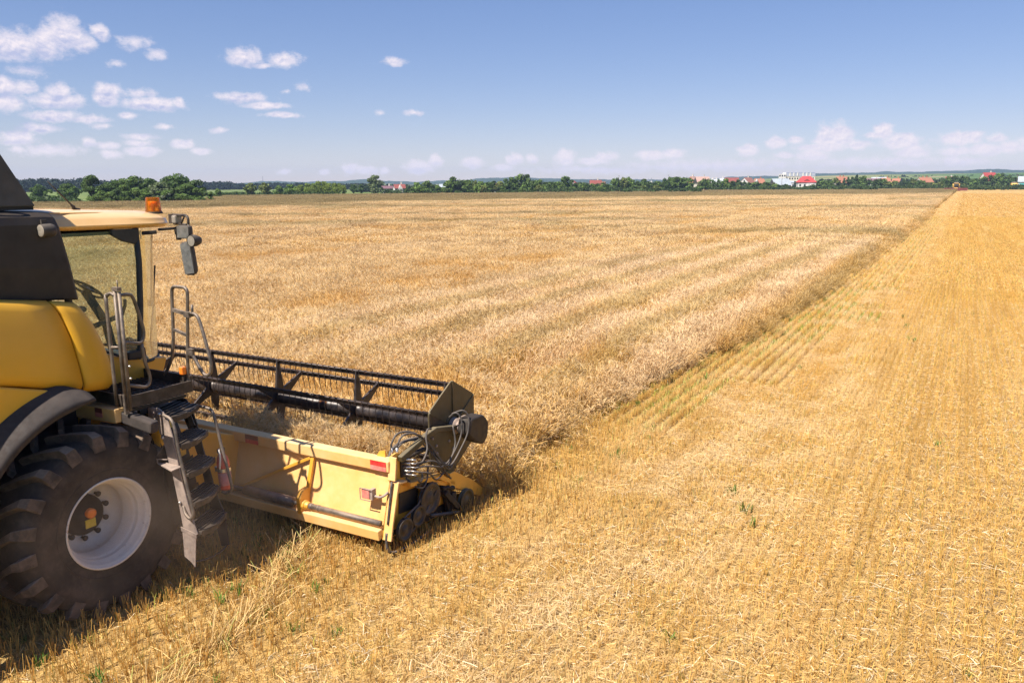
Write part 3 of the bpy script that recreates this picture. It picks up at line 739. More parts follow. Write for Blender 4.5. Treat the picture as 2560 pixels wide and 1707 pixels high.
# scattered weeds
def weed_tile(seed):
    g = np.random.default_rng(seed); rb = Rib(); k = int(g.integers(12, 26))
    a = g.uniform(0, 6.28, k); o = np.stack([np.cos(a), np.sin(a), np.zeros(k)], 1); hh = g.uniform(.06, .2, k)[:, None]
    bs = np.stack([g.normal(0, .03, k), g.normal(0, .03, k), np.zeros(k)], 1)
    rb.add(np.stack([bs, bs + o * .03 + hh * [0, 0, .6], bs + o * g.uniform(.04, .13, (k, 1)) + hh * [0, 0, .95]], 1), np.cross(o, [0, 0, 1.])[:, None] * np.array([.004, .008, .001])[None, :, None], np.array([.12, .20, .03]) * g.uniform(.6, 1.5, (k, 1)))
    o_ = bpy.data.objects.new("weed", rb.mesh("weed")); o_.data.materials.append(weed_m); return o_
wt = [weed_tile(600 + i) for i in range(6)]
n = 900; A = np.concatenate([g.uniform(-1, 14, 300), g.normal(1.1, .6, 200), edgeX(g.uniform(5, 40, 450)) + np.abs(g.normal(.1, .35, 450))])
B = np.concatenate([g.uniform(-4, 40, 300), g.uniform(-3, 4, 200), g.uniform(5, 40, 450)])
ok = (A > edgeX(B) - .1) | (B < 3.4); A = A[ok]; B = B[ok]
cl_ = np.sin(A * 1.7 + B * .9) * np.sin(B * .63 - A * .4) + g.normal(0, .5, len(A)) > .25; A = A[cl_]; B = B[cl_]; n = len(A)
X, Y = world_of(A, B); s = g.uniform(.4, .95, n)
w = scatter("weeds", np.stack([X, Y, np.zeros(n)], 1), np.stack([np.zeros(n), np.zeros(n), g.uniform(0, 6.28, n)], 1), g.integers(0, 6, n), wt, np.stack([s, s, s], 1))
tag(w, 'small green weeds dotted among the stubble', 'weeds', kind='stuff')

# ------------------------------------------------------------------ the combine harvester (own axes: X right, Y forward, Z up)
CH = tag(empty("combine_harvester", (OX, OY, 0), -HEAD), 'large yellow combine harvester with black grain tank cover cutting the barley', 'combine harvester')
XC = -1.55                                            # centre line
def mir(x): return 2 * XC - x

# hull and rear, mostly out of the picture
q = MB(); q.prism([(-5.6, 1.25), (.05, 1.05), (.25, 1.5), (.25, 2.3), (-.6, 3.0), (-5.2, 3.0), (-5.9, 2.2)], 'X', -.72, mir(-.72)); q.build('chassis', M['black'], CH, .03)
q = MB(); q.lathe([(-1.0, .16), (1.0, .16)], (XC, 0, .9), 16); q.bar((-.9, .0, .9), (mir(-.9), 0, .9), .34, .34); q.bar((-.95, .12, 1.1), (-.95, .3, 1.9), .22, .2); q.build('front_axle', M['steel'], CH, .02)
for s in (1, -1):
    q = MB(); X0 = -.35 if s > 0 else mir(-.35)
    wr = empty('rear_wheel', (0, 0, 0), 0, CH)
    q.lathe([(0, .38), (.0, .5), (.02, .62), (-.02 * s, .7), (-.2 * s, .72), (-.4 * s, .7), (-.44 * s, .62), (-.42 * s, .4)], (X0, -3.9, .7), 40); q.build('tyre', M['tyre'], wr)
    q = MB(); q.lathe([(-.02 * s, .39), (-.06 * s, .36), (-.2 * s, .32), (-.22 * s, .05), (-.22 * s, .001)], (X0, -3.9, .7), 32); q.build('rim', M['rim'], wr)

# grain tank extension (folded up, sloping walls) 
def frustum(x0, x1, y0, y1, z0, ins_x, ins_yf, ins_yr, z1):
    return [(x0, y0, z0), (x1, y0, z0), (x1, y1, z0), (x0, y1, z0)], [(x0 + ins_x, y0 + ins_yr, z1), (x1 - ins_x, y0 + ins_yr, z1), (x1 - ins_x, y1 - ins_yf, z1), (x0 + ins_x, y1 - ins_yf, z1)]
q = MB(); lo, hi_ = frustum(mir(-.60), -.60, -2.9, -.005, 3.915, .12, .56, .4, 5.05); q.loft([lo, hi_]); te = q.build('grain_tank_extension', M['grey_cover'], CH, .015)
q = MB(); q.box((XC, -1.45, 3.90), (1.86, 2.86, .03)); q.build('seal', M['black'], te)
q = MB(); q.lathe([(0.0, .17), (.012, .165), (.012, .14), (0, .135)], (-.575, -.62, 4.22), 32); q.build('cover_ring', M['grey_cover'], te)

# black side cover, rounded shoulders
rings = []
for (y, zt, zb, ins) in ((-3.2, 3.90, 3.25, 0), (-1.5, 3.885, 3.16, 0), (-.6, 3.88, 3.10, 0), (-.05, 3.872, 3.035, 0), (.065, 3.865, 3.02, .01), (.105, 3.83, 3.01, .06)):
    dy = lambda z: .145 * (3.87 - z) / .87 if y > -.1 else 0
    xr = -.43 - ins
    sec = [(xr - .02, zb), (xr, zb + .3), (xr - .01, zt - .12), (xr - .035, zt - .05), (xr - .09, zt - .01), (xr - .2, zt)]
    full = sec + [(2 * XC - a, c) for a, c in reversed(sec)]
    rings.append([(a, y + dy(c), c) for a, c in full])
q = MB(); q.loft(rings, True, False); q.build('side_cover', M['black'], CH, .02, 3)
# work lamp on the cover
q = MB(); wl = None
q.lathe([(0, .055), (.03, .06), (.10, .062), (.13, .05), (.13, .0)], (-.40, -.11, 3.70), 20, 'Y', smooth=True); q.bar((-.42, -.06, 3.74), (-.42, -.06, 3.80), .02, .05); wl = q.build('work_lamp', M['rubber_grey'], CH)
q = MB(); q.lathe([(0.0, .0), (-.006, .045), (0, .055)], (-.40, -.11, 3.70), 20, 'Y'); q.build('lens', M['lamp_glass'], wl)

# yellow side panels
GRV = [(3.06, -.13), (2.94, -.07), (2.72, -.02), (2.49, .01), (2.2, .05), (2.1, .06)]
FRT = [(3.03, .15), (2.83, .25), (2.62, .31), (2.41, .35), (2.24, .375), (2.14, .35)]
gy = lambda z: float(np.interp(z, [a for a, _ in GRV][::-1], [c for _, c in GRV][::-1]))
fy_ = lambda z: float(np.interp(z, [a for a, _ in FRT][::-1], [c for _, c in FRT][::-1]))
ztop = lambda y: 3.045 + .15 * max(0, -.13 - y) * (1 if y > -1 else .87) - .05 * max(0, y + .13)
zbot = lambda y: 2.175 + .30 * max(0, .05 - y) if y > -.75 else 2.415 + .08 * (-.75 - y)
def bulge(t): return -.335 + .10 * math.sin(min(t * 1.25, 1) * math.pi / 2) - (.07 * ((t - .88) / .12) ** 2 if t > .88 else 0) - (.05 * ((.06 - t) / .06) ** 2 if t < .06 else 0)
for side in (1, -1):
    P = []
    for t in np.concatenate([[0, .02, .05], np.linspace(.12, .85, 8), [.90, .94, .97, 1.0]]):
        row = []
        for s_ in np.linspace(0, 1, 12):
            y0 = -3.1; z_ = 3.06 + t * (2.19 - 3.06); ye = gy(z_) - .012
            y = y0 + (ye - y0) * s_; z = ztop(y) + t * (zbot(y) - ztop(y)); x = bulge(t) - (.02 if s_ == 1 else 0)
            row.append((x if side > 0 else mir(x), y, z))
        P.append(row)
    q = MB(); q.grid(P if side > 0 else [r[::-1] for r in P]); q.build('rear_side_panel', M['yellow_side'], CH, solid=.02)
    P = []
    for t in np.concatenate([[0, .02, .05], np.linspace(.12, .85, 8), [.90, .94, .97, 1.0]]):
        row = []; z_ = 3.05 + t * (2.16 - 3.05)
        for s_, wrap in ((0, 0), (.03, 0), (.25, 0), (.5, 0), (.72, .004), (.86, .018), (.95, .045), (1.0, .10), (1.0, .30)):
            y = gy(z_) + .014 + (fy_(z_) - gy(z_) - .014) * s_ - (.05 if wrap == .30 else 0); z = (3.045 - .06 * s_) + t * ((2.17 - .03 * s_) - (3.045 - .06 * s_))
            x = bulge(t) - wrap - (.02 if s_ == 0 else 0)
            row.append((x if side > 0 else mir(x), y, z))
        P.append(row)
    q = MB(); q.grid(P if side > 0 else [r[::-1] for r in P]); q.build('front_side_panel', M['yellow_side'], CH, solid=.02)
    # panel over the wheel
    xa, xb = (-.215, -.30) if side > 0 else (mir(-.215), mir(-.30))
    q = MB(); q.prism([(-.30, 2.265), (-.235, 2.235), (-.225, 2.19), (-.33, 2.13), (-.56, 2.08), (-.8, 2.0), (-1.2, 1.75), (-1.4, 1.4), (-3.2, 1.4), (-3.2, 2.52), (-.75, 2.40), (-.5, 2.325)], 'X', xa, xb); q.build('lower_panel', M['yellow_side'], CH, .02, 3)
    # mudguard
    q = MB(); base_x = 0 if side > 0 else mir(0); sg = side
    prof = [(-.62 * sg, 1.42), (-.30 * sg, 1.42), (-.20 * sg, 1.40), (-.06 * sg, 1.31), (-.01 * sg, 1.28), (.005 * sg, 1.25), (.0, 1.205), (-.03 * sg, 1.205), (-.05 * sg, 1.24), (-.6 * sg, 1.36)]
    rings = []
    for a in np.linspace(R(90.5), R(205), 40):
        k_ = min(1, (a - R(90)) / R(9)); rings.append([(base_x + x_ * (1 if k_ >= 1 else (.55 + .45 * k_)), r_ * math.cos(a) , .9 + (1.24 + (r_ - 1.24) * (.35 + .65 * k_)) * math.sin(a)) for x_, r_ in prof])
    q.loft(rings, True, True); q.build('mudguard', M['fender'], CH)

# ------------------------------------------------------------------ front wheels
def wheel(side):
    X0 = 0 if side > 0 else mir(0); s = side
    w = empty('front_wheel', (0, 0, 0), 0, CH); c = (X0, 0, .9)
    q = MB()
    prof = [(-.01, .43), (.0, .455), (-.005, .50), (.025, .62), (.035, .70), (.02, .78), (-.03, .835), (-.10, .856), (-.25, .862), (-.55, .862), (-.70, .856), (-.77, .835), (-.82, .76), (-.83, .68), (-.80, .50), (-.79, .43), (-.7, .40)]
    q.lathe([(x * s, r) for x, r in prof], c, 72)
    for rr in (.53, .56): q.lathe([(.004 * s, rr - .006), (.012 * s, rr), (.004 * s, rr + .006)], c, 72)
    ty = q.build('tyre', M['tyre'], w)
    q = MB(); NL = 20
    for i in range(2 * NL):
        ang = 2 * math.pi * i / (2 * NL); left = i % 2
        # lug from the middle of the tread, sweeping back to the shoulder and down the sidewall
        xs = (-.40, -.20, -.04, .03, .042) if not left else (-.40, -.60, -.76, -.82, -.835)
        rb_ = (.866, .862, .850, .805, .765); rt_ = (.932, .935, .930, .892, .805); da = (0.0, -.14, -.235, -.25, -.25); wd = (.028, .034, .046, .058, .056)
        rings = []
        for x_, r0, r1, d_, w_ in zip(xs, rb_, rt_, da, wd):
            a = ang + d_ * 1.0
            rings.append([(X0 + x_ * s, r * math.cos(a + t_ * w_ / r0 * .9), .9 + r * math.sin(a + t_ * w_ / r0 * .9)) for r, t_ in ((r0 - .02, -1.25), (r0 - .02, 1.25), (r1, .85), (r1, -.85))])
        q.loft(rings, True, False)
    q.build('tread', M['lug'], w, .005)
    q = MB()
    prof = [(-.06, .415), (.004, .425), (.012, .437), (.006, .448), (-.006, .440), (-.014, .418), (-.04, .402), (-.075, .398), (-.09, .378), (-.105, .372), (-.13, .376), (-.145, .366), (-.16, .352), (-.28, .345), (-.295, .338), (-.31, .345), (-.36, .340), (-.40, .325), (-.43, .285), (-.445, .24), (-.45, .001)]
    q.lathe([(x * s, r) for x, r in prof], c, 64); q.build('rim', M['rim'], w)
    q = MB(); q.lathe([(-.448 * s, .205), (-.40 * s, .20), (-.385 * s, .18), (-.38 * s, .12), (-.34 * s, .11), (-.33 * s, .001)], c, 40); hb = q.build('hub', M['black'], w)
    for i in range(10):
        a = 2 * math.pi * i / 10 + .2; cc = (X0, .232 * math.cos(a), .9 + .232 * math.sin(a))
        q = MB(); q.lathe([(-.45 * s, .014), (-.405 * s, .014), (-.405 * s, .026), (-.385 * s, .028), (-.375 * s, .02), (-.375 * s, .001)], cc, 10); q.build('wheel_bolt', M['steel'], w)
    q = MB(); q.lathe([(-.335 * s, .05), (-.295 * s, .05), (-.285 * s, .035), (-.283 * s, .001)], (c[0], .01, .935), 20); q.build('hub_cap', M['lamp_orange'], w)
    q = MB(); q.box((X0 - .318 * s, .0, .835), (.012, .105, .085)); q.build('hub_tag', M['sticker'], w)
    return w
wheel(1); wheel(-1)

# ------------------------------------------------------------------ cab
CB = empty('cab', (0, 0, 0), 0, CH)
def wshape(s, z):  # windscreen plan: s -1..1 across
    a = abs(s); return XC + .83 * s, 1.06 + (.42 + .06 * (z - 2.3)) * (1 - a ** 3.6) ** .62
# roof: moulded shell with a lip
rings = []
ys = [(-.10, 0.0), (.3, .0), (.9, .0), (1.25, .0), (1.45, .03), (1.56, .12), (1.64, .28)]
for y, ins in ys:
    hw_ = .87 - ins; f_ = .012 * (y - .3)
    zt = 3.872 - .035 * max(0, y - .1) ** 1.2; zm = 3.715 - .012 * y; zl = zm - .055
    if y > 1.5: zt -= .045; 
    half = [(hw_ - .05, zl + .01), (hw_, zl + .035), (hw_ + .01, zm), (hw_ - .01, zm + .015), (hw_ - .03, zm + .06), (hw_ - .10, zt - .035), (hw_ - .24, zt - .008), (hw_ - .45, zt + .004)]
    rings.append([(XC + a, y, z) for a, z in half] + [(XC - a, y, z) for a, z in reversed(half)])
q = MB(); q.loft(rings, True, True); rf = q.build('roof', M['roof'], CB, .012, 2)
q = MB(); q.prism([(-.1, 3.645), (1.12, 3.635), (1.12, 3.60), (-.1, 3.61)], 'X', -.76, mir(-.76)); q.build('headliner', M['cabdark'], CB)
q = MB(); q.tube([(-.74, .1, 3.845), (-.84, .75, 3.828), (-.98, 1.12, 3.815), (-1.0, 1.42, 3.79)], .008, 6); q.build('roof_seam', M['yellow_dusty'], rf)
# pillars
for sx_ in (1, -1):
    mx_ = (lambda x: x) if sx_ > 0 else mir
    q = MB(); q.tube([(mx_(-.735), 1.10, 3.66), (mx_(-.725), 1.10, 3.3), (mx_(-.72), 1.065, 2.85), (mx_(-.725), 1.02, 2.4), (mx_(-.74), .99, 2.26)], .034, 6); q.build('pillar', M['cabdark'], CB)
    q = MB(); q.tube([(mx_(-.74), .18, 3.66), (mx_(-.73), .25, 3.2), (mx_(-.74), .36, 2.5)], .04, 6); q.build('pillar', M['cabdark'], CB)
    # door glass, curved lower edge
    pts = [(.22, 3.64), (.26, 3.2), (.36, 2.7), (.45, 2.52), (.6, 2.43), (.76, 2.35), (.9, 2.29), (1.0, 2.27), (1.03, 2.4), (1.06, 2.85), (1.09, 3.3), (1.09, 3.64)]
    q = MB(); q.prism(pts, 'X', mx_(-.728), mx_(-.722)); dg = q.build('side_window', M['glass'], CB)
    q = MB(); q.tube([(mx_(-.725), y, z) for y, z in smoothline([(.36, 2.7, 0), (.45, 2.52, 0), (.6, 2.42, 0), (.76, 2.34, 0), (.9, 2.28, 0), (1.02, 2.27, 0)], 4) for y, z in [(y, z)]] if False else [(mx_(-.725), p_[0], p_[1]) for p_ in smoothline([(.36, 2.7, 0), (.45, 2.52, 0), (.6, 2.42, 0), (.76, 2.34, 0), (.9, 2.28, 0), (1.02, 2.27, 0)], 4)], .014, 6); q.build('window_seal', M['cabdark'], dg)
    if sx_ > 0:
        q = MB(); q.bar((-.70, .98, 2.33), (-.70, 1.06, 2.33), .03, .10); q.box((-.685, .93, 2.32), (.035, .20, .09)); q.build('door_handle', M['black'], dg, .015)
        q = MB(); q.prism([(1.03, 3.655), (1.12, 3.655), (1.12, 3.55), (1.06, 3.49), (.92, 3.53), (.80, 3.60), (.80, 3.655)], 'X', -.70, -.74); q.build('corner_trim', M['cabdark'], CB, .01)
# windscreen
P = []
for z in np.linspace(2.22, 3.63, 8): P.append([(*wshape(s_, z), z) for s_ in np.sin(np.linspace(-math.pi / 2, math.pi / 2, 33))])
q = MB(); q.grid(P); ws = q.build('windscreen', M['glass'], CB)
q = MB(); q.tube([(*wshape(s_, 2.22), 2.215) for s_ in np.sin(np.linspace(-math.pi / 2, math.pi / 2, 33))], .018, 6); q.build('window_seal', M['cabdark'], ws)
q = MB(); q.tube([(-1.25, 1.52, 2.25), (-1.20, 1.57, 2.7), (-1.14, 1.60, 3.2)], .010, 6); q.tube([(-1.14, 1.60, 3.58), (-1.23, 1.6, 3.0), (-1.25, 1.58, 2.75)], .008, 6); q.build('wiper', M['cabdark'], ws)
q = MB(); q.tube([(-1.02, 1.50, 3.58), (-1.24, 1.58, 2.78)], .007, 6); q.tube([(-.96, 1.46, 3.55), (-1.20, 1.56, 2.76)], .005, 6); q.box((-1.235, 1.575, 2.76), (.06, .05, .07)); q.build('wiper', M['cabdark'], ws)
# cab body below the glass, rear wall, floor
q = MB(); q.prism([(.2, 2.10), (1.02, 1.98), (1.30, 2.05), (1.36, 2.21), (.98, 2.265), (.74, 2.335), (.55, 2.42), (.3, 2.5)], 'X', -.745, mir(-.745)); q.build('cab_base', M['yellow'], CB, .02)
q = MB(); q.box((XC, .10, 3.0), (1.6, .06, 1.4)); q.box((XC, .25, 2.46), (1.5, .35, .3)); q.build('rear_wall', M['cabdark'], CB)
q = MB(); q.box((XC, .60, 2.62), (.50, .48, .14)); q.box((XC, .36, 2.95), (.48, .12, .62), Matrix.Rotation(R(-8), 3, 'X')); q.box((XC, .30, 3.33), (.28, .10, .18)); q.box((XC + .30, .58, 2.80), (.09, .4, .07)); q.box((XC, .60, 2.45), (.35, .35, .2)); q.build('seat', M['seat'], CB, .035, 3)
q = MB(); a = Matrix.Rotation(R(-38), 3, 'X'); c0 = Vector((XC, 1.0, 2.97)); q.tube([c0 + a @ Vector((.185 * math.cos(t), .185 * math.sin(t), 0)) for t in np.linspace(0, 2 * math.pi, 28)[:-1]], .014, 8, True)
for t in (.5, 2.6, 4.7): q.bar(c0, c0 + a @ Vector((.18 * math.cos(t), .18 * math.sin(t), 0)), .03, .015)
swh = q.build('steering_wheel', M['cabdark'], CB)
q = MB(); q.tube([c0 + a @ Vector((0, 0, -.02)), (XC, 1.2, 2.55), (XC, 1.25, 2.25)], .05, 8); q.build('steering_column', M['cabdark'], swh)
q = MB(); q.box(tuple(c0 + a @ Vector((0, 0, .012))), (.13, .11, .02), a); q.build('instrument_panel', M['blue'], swh)
q = MB(); q.bar((-.78, .45, 2.66), (-1.05, 1.04, 2.70), .04, .05); q.bar((-.80, .40, 2.55), (-1.3, .45, 2.55), .25, .12); q.tube([(-.9, .95, 2.70), (-.86, .98, 2.84), (-.88, 1.0, 2.9)], .02, 6); q.build('side_console', M['cabdark'], CB, .01)
# beacon and aerial
bc = empty('beacon', (0, 0, 0), 0, CB)
q = MB(); q.lathe([(0, 0), (0, .098), (.012, .098), (.022, .088), (.03, .06)], (-.93, 1.49, 3.795), 24, 'Z'); q.build('base', M['black'], bc)
q = MB(); q.lathe([(.02, .092), (.03, .084), (.10, .078), (.165, .074), (.178, .068), (.18, 0)], (-.93, 1.49, 3.795), 28, 'Z'); q.build('dome', M['beacon'], bc)
q = MB(); q.lathe([(.02, .02), (.07, .02), (.075, .045), (.13, .05), (.135, .0)], (-.93, 1.49, 3.795), 16, 'Z'); q.build('reflector', M['lamp_orange'], bc)
q = MB(); q.tube([(-1.20, .80, 3.85), (-1.20, .74, 3.86)], .02, 8); q.tube([(-1.20, .74, 3.865), (-1.20, .735, 3.89), (-1.20, .715, 3.91)], [.022, .018, .012], 8); q.tube([(-1.2, .72, 3.905), (-1.20, .49, 4.15)], [.009, .005], 6); q.build('aerial', M['black'], CB)

# mirrors on their bracket
MR = empty('mirror_bracket', (0, 0, 0), 0, CH)
q = MB(); q.box((-.60, 1.47, 3.745), (.07, .05, .10)); q.tube(smoothline([(-.60, 1.47, 3.785), (-.42, 1.43, 3.785), (-.30, 1.40, 3.785), (-.255, 1.39, 3.76), (-.25, 1.39, 3.70)], 4), .015, 8); q.tube([(-.58, 1.47, 3.69), (-.40, 1.43, 3.69), (-.30, 1.40, 3.69)], .012, 8); q.tube([(-.32, 1.405, 3.785), (-.40, 1.42, 3.70)], .010, 6); q.build('bracket', M['steel'], MR)
q = MB(); q.box((-.515, 1.455, 3.74), (.07, .09, .09)); q.build('marker_lamp', M['lamp_glass'], MR, .015)
def mirror(c, w, h, tilt):
    q = MB(); rr = Matrix.Rotation(R(tilt), 3, 'Y') @ Matrix.Rotation(R(12), 3, 'Z')
    rings = []
    for y, f in ((.0, .93), (.012, 1.0), (.05, .96), (.085, .72), (.10, .4)):
        ring = []
        for j in range(20):
            t = 2 * math.pi * j / 20; e = 4.5
            ring.append(Vector(c) + rr @ Vector((w / 2 * f * math.copysign(abs(math.cos(t)) ** (2 / e), math.cos(t)), y, h / 2 * (f * .3 + .7) * math.copysign(abs(math.sin(t)) ** (2 / e), math.sin(t)))))
        rings.append(ring)
    q.loft(rings, True, True); o = q.build('mirror', M['rubber_grey'], MR)
    q = MB(); q.add([Vector(c) + rr @ Vector((sx__ * w * .44, -.003, sz * h * .45)) for sx__, sz in ((-1, -1), (1, -1), (1, 1), (-1, 1))], [(0, 1, 2, 3)])
    q.build('mirror_glass', M['chrome'], o)
mirror((-.29, 1.34, 3.615), .165, .14, 2); mirror((-.255, 1.34, 3.335), .135, .36, -8)
q = MB(); q.tube([(-.25, 1.39, 3.72), (-.25, 1.40, 3.15)], .012, 6); q.build('mirror_post', M['steel'], MR)
q = MB(); q.lathe([(0.09, .0), (.085, .04), (.03, .062), (-.03, .063)], (-.165, 1.36, 3.525), 20, 'Y'); lr = q.build('work_lamp', M['rubber_grey'], MR)
q = MB(); q.lathe([(-.028, .0), (-.028, .055)], (-.165, 1.36, 3.525), 20, 'Y'); q.build('lens', M['lamp_glass'], lr)
q = MB(); q.lathe([(-.01, .0), (-.01, .03), (.06, .035), (.09, .0)], (-.60, 1.52, 3.58), 12, 'Z'); q.box((-.60, 1.53, 3.56), (.04, .05, .10)); q.bar((-.60, 1.5, 3.64), (-.70, 1.35, 3.63), .02, .03); q.bar((-.72, 1.16, 3.60), (-.63, 1.28, 3.61), .03, .04); q.build('corner_lamp', M['black'], MR, .008)

# ------------------------------------------------------------------ platform, railings
PF = empty('platform', (0, 0, 0), 0, CH)
x0, x1, y0, y1, zt = -.78, .0, .33, 1.06, 2.08
q = MB(); q.bar((x1, y0, zt - .05), (x1, y1, zt - .05), .03, .12); q.bar((x0, y1, zt - .02), (x1, y1, zt - .02), .03, .16); q.bar((x0, y0, zt - .05), (x1, y0, zt - .05), .03, .12); q.bar((x0, y0, zt - .05), (x0, y1, zt - .05), .03, .12)
q.build('platform_frame', M['steel'], PF, .005)
q = MB()
for i in range(13): q.bar((x0 + .02, y0 + .05 + i * .052, zt - .045), (x1 - .02, y0 + .05 + i * .052, zt - .045), .016, .03)
for i in range(2): q.bar((x0 + .27 * (i + 1), y0 + .02, zt - .05), (x0 + .27 * (i + 1), y1 - .02, zt - .05), .02, .03)
q.build('grating', M['steel'], PF)
q = MB(); q.prism([(-.75, .36), (-.05, .36), (-.05, 1.02), (-.75, 1.02)], 'Z', zt - .17, zt - .14); q.build('underside', M['black'], PF)
# rear gate railing
RG = empty('gate_railing', (0, 0, 0), 0, CH)
q = MB(); q.tube(smoothline([(-.10, .26, 2.0), (-.10, .26, 3.0), (-.09, .265, 3.07), (-.05, .28, 3.10), (.0, .285, 3.08)], 4), .017, 8); q.build('rail', M['rail'], RG)
q = MB(); q.tube([(.0, .29, 1.96), (.0, .29, 3.15)], .018, 8); q.tube([(.05, .30, 1.96), (.05, .30, 3.12)], .017, 8); q.box((.025, .295, 3.145), (.085, .045, .035)); q.tube([(.035, .30, 3.15), (.035, .30, 3.23)], .006, 6); q.box((.0, .29, 2.02), (.03, .04, .2)); q.build('post', M['rail'], RG)
q = MB(); q.tube(smoothline([(.05, .30, 3.085), (.05, .40, 3.08), (.05, .445, 3.03), (.05, .50, 2.82), (.05, .52, 2.70), (.05, .495, 2.615), (.05, .44, 2.60), (.05, .30, 2.635)], 5), .017, 8); q.build('rail', M['rail'], RG)
q = MB(); q.tube(smoothline([(.05, .485, 2.58), (.05, .505, 2.40), (.05, .54, 2.26), (.05, .525, 2.18), (.05, .46, 2.16), (.05, .31, 2.21)], 5), .017, 8); q.tube([(-.09, .26, 2.58), (.0, .29, 2.58)], .014, 8); q.build('rail', M['rail'], RG)
for z in (2.40, 2.28):
    q = MB(); q.lathe([(0, .0), (.012, .013), (.02, .013), (.03, .006), (.03, 0)], (.065, .31, z), 8); q.build('bolt', M['chrome'], RG)
# front railing with the ladder hand rail
RF = empty('front_railing', (0, 0, 0), 0, CH)
YF = 1.05
q = MB(); q.tube(smoothline([(-.40, YF, 2.10), (-.28, YF, 2.28), (-.235, YF, 2.40), (-.205, YF, 2.6), (-.175, YF, 2.98), (-.16, YF, 3.05), (-.12, YF, 3.075), (-.02, YF, 3.075), (.04, YF, 3.065), (.065, YF, 3.0), (.03, YF, 2.7), (-.03, YF, 2.15), (-.03, YF, 2.02)], 4), .0175, 8); q.build('rail', M['rail'], RF)
q = MB(); q.bar((-.19, YF, 2.83), (.03, YF, 2.80), .03, .035); q.bar((.01, YF - .01, 2.80), (.09, YF - .01, 2.795), .035, .06); q.build('rung', M['rail'], RF)
q = MB(); q.bar((-.20, YF, 2.62), (.0, YF, 2.575), .022, .028); q.build('rung', M['rail'], RF)
q = MB(); q.tube(smoothline([(.09, YF, 2.81), (.13, YF, 2.81), (.19, YF, 2.78), (.235, YF, 2.68), (.29, YF, 2.50), (.335, YF, 2.32), (.33, YF, 2.235), (.29, YF, 2.185), (.225, YF, 2.18), (.165, YF, 2.24), (.09, YF, 2.34), (.05, YF, 2.41)], 5), .017, 8); q.tube([(.115, YF, 2.78), (.12, YF, 2.90)], .013, 8); q.box((.035, YF, 2.40), (.10, .03, .07)); q.build('hand_rail', M['rail'], RF)
ml = empty('side_marker', (0, 0, 0), 0, CH)
q = MB(); q.box((-.06, 1.03, 2.11), (.03, .05, .16)); q.box((-.10, 1.05, 2.19), (.06, .05, .05)); q.build('bracket', M['black'], ml)
q = MB(); q.box((-.055, 1.01, 2.20), (.055, .06, .085)); q.build('lens', M['lamp_orange'], ml, .012)

# beam under the platform, axle plates
q = MB(); q.bar((-1.2, .30, 1.855), (-.10, .30, 1.895), .14, .14, up=(0, 0, 1)); bm = q.build('light_bar', M['yellow_dusty'], CH, .01)
q = MB(); q.bar((-.12, .34, 1.87), (.28, .38, 1.80), .10, .12); q.build('bracket', M['fender'], bm, .02)
q = MB(); q.box((-.35, .226, 1.925), (.11, .004, .045)); q.build('reflector', M['maroon'], bm)
q = MB(); q.box((-.35, .2265, 1.88), (.11, .004, .045)); q.build('reflector', M['pink_ref'], bm)
q = MB(); q.prism([(-.40, 1.25), (.02, 1.15), (.02, 1.75), (-.40, 1.80)], 'Y', .62, .66); q.box((-.4, .7, 1.55), (.5, .2, .45)); q.build('fuel_tank', M['yellow'], CH, .01)

# ------------------------------------------------------------------ access ladder
LD = empty('ladder', (0, 0, 0), 0, CH)
q = MB(); q.prism([(-.09, 1.90), (.06, 1.915), (.14, 1.88), (.20, 1.80), (.255, 1.62), (.30, 1.35), (.34, 1.15), (.42, .86), (.50, .655), (.29, .67), (.25, .94), (.20, 1.22), (.15, 1.38), (.10, 1.58), (.0, 1.76), (-.10, 1.80)], 'Y', .585, .60); q.build('stringer', M['plate'], LD, .004)
q = MB(); q.prism([(-.36, 1.88), (-.16, 1.86), (-.08, 1.78), (-.01, 1.6), (.05, 1.35), (.12, 1.15), (.20, .86), (.32, .64), (.10, .66), (.04, .94), (-.02, 1.2), (-.10, 1.4), (-.18, 1.58), (-.28, 1.75)], 'Y', 1.09, 1.105); q.build('stringer', M['steel'], LD, .004)
q = MB()
for i in range(3): q.bar((-.13 + .025 * i, 1.04, 1.82 - .01 * i), (-.045 + .025 * i, 1.045, 1.60), .008, .03)
q.build('grille', M['rail'], LD)
STP = ((-.22, 1.845), (.035, 1.575), (.11, 1.29), (.16, .985), (.23, .70))
for i, (xb_, z) in enumerate(STP):
    q = MB(); xo = xb_ + .30 if i else .22; rot = -.17
    pts = [(xb_ + .05, .61), (xo, .61), (xo + .005, .72), (xo - .02, .86), (xo - .09, .98), (xo - .17, 1.08), (xb_ - .12, 1.08)]
    q.prism(pts, 'Z', z - .05, z - .02)
    for j in range(5):
        f = .12 + .19 * j; q.bar((xb_ + .05 + (xo - xb_ - .07) * f, .62, z - .012), (xb_ - .10 + (xo - .17 - xb_ + .10) * f, 1.07, z - .012), .02, .014)
    q.bar((xo - .005, .62, z - .04), (xo - .01, .80, z - .04), .015, .06)
    q.bar((xo - .015, .80, z - .04), (xo - .17, 1.08, z - .04), .015, .06)
    q.build('step', M['steel'], LD, .003)
q = MB(); q.prism([(-.14, .62), (.10, .62), (.0, 1.08), (-.26, 1.08)], 'Z', 1.05, 1.07)
for (z0, z1, xa_) in ((1.80, 1.60, -.17), (1.53, 1.32, .0), (1.25, 1.02, .05), (.95, .73, .10)): q.add([(xa_ + .02, .61, z0), (xa_ - .15, 1.08, z0), (xa_ - .12, 1.08, z1), (xa_ + .06, .61, z1)], [(0, 1, 2, 3)])
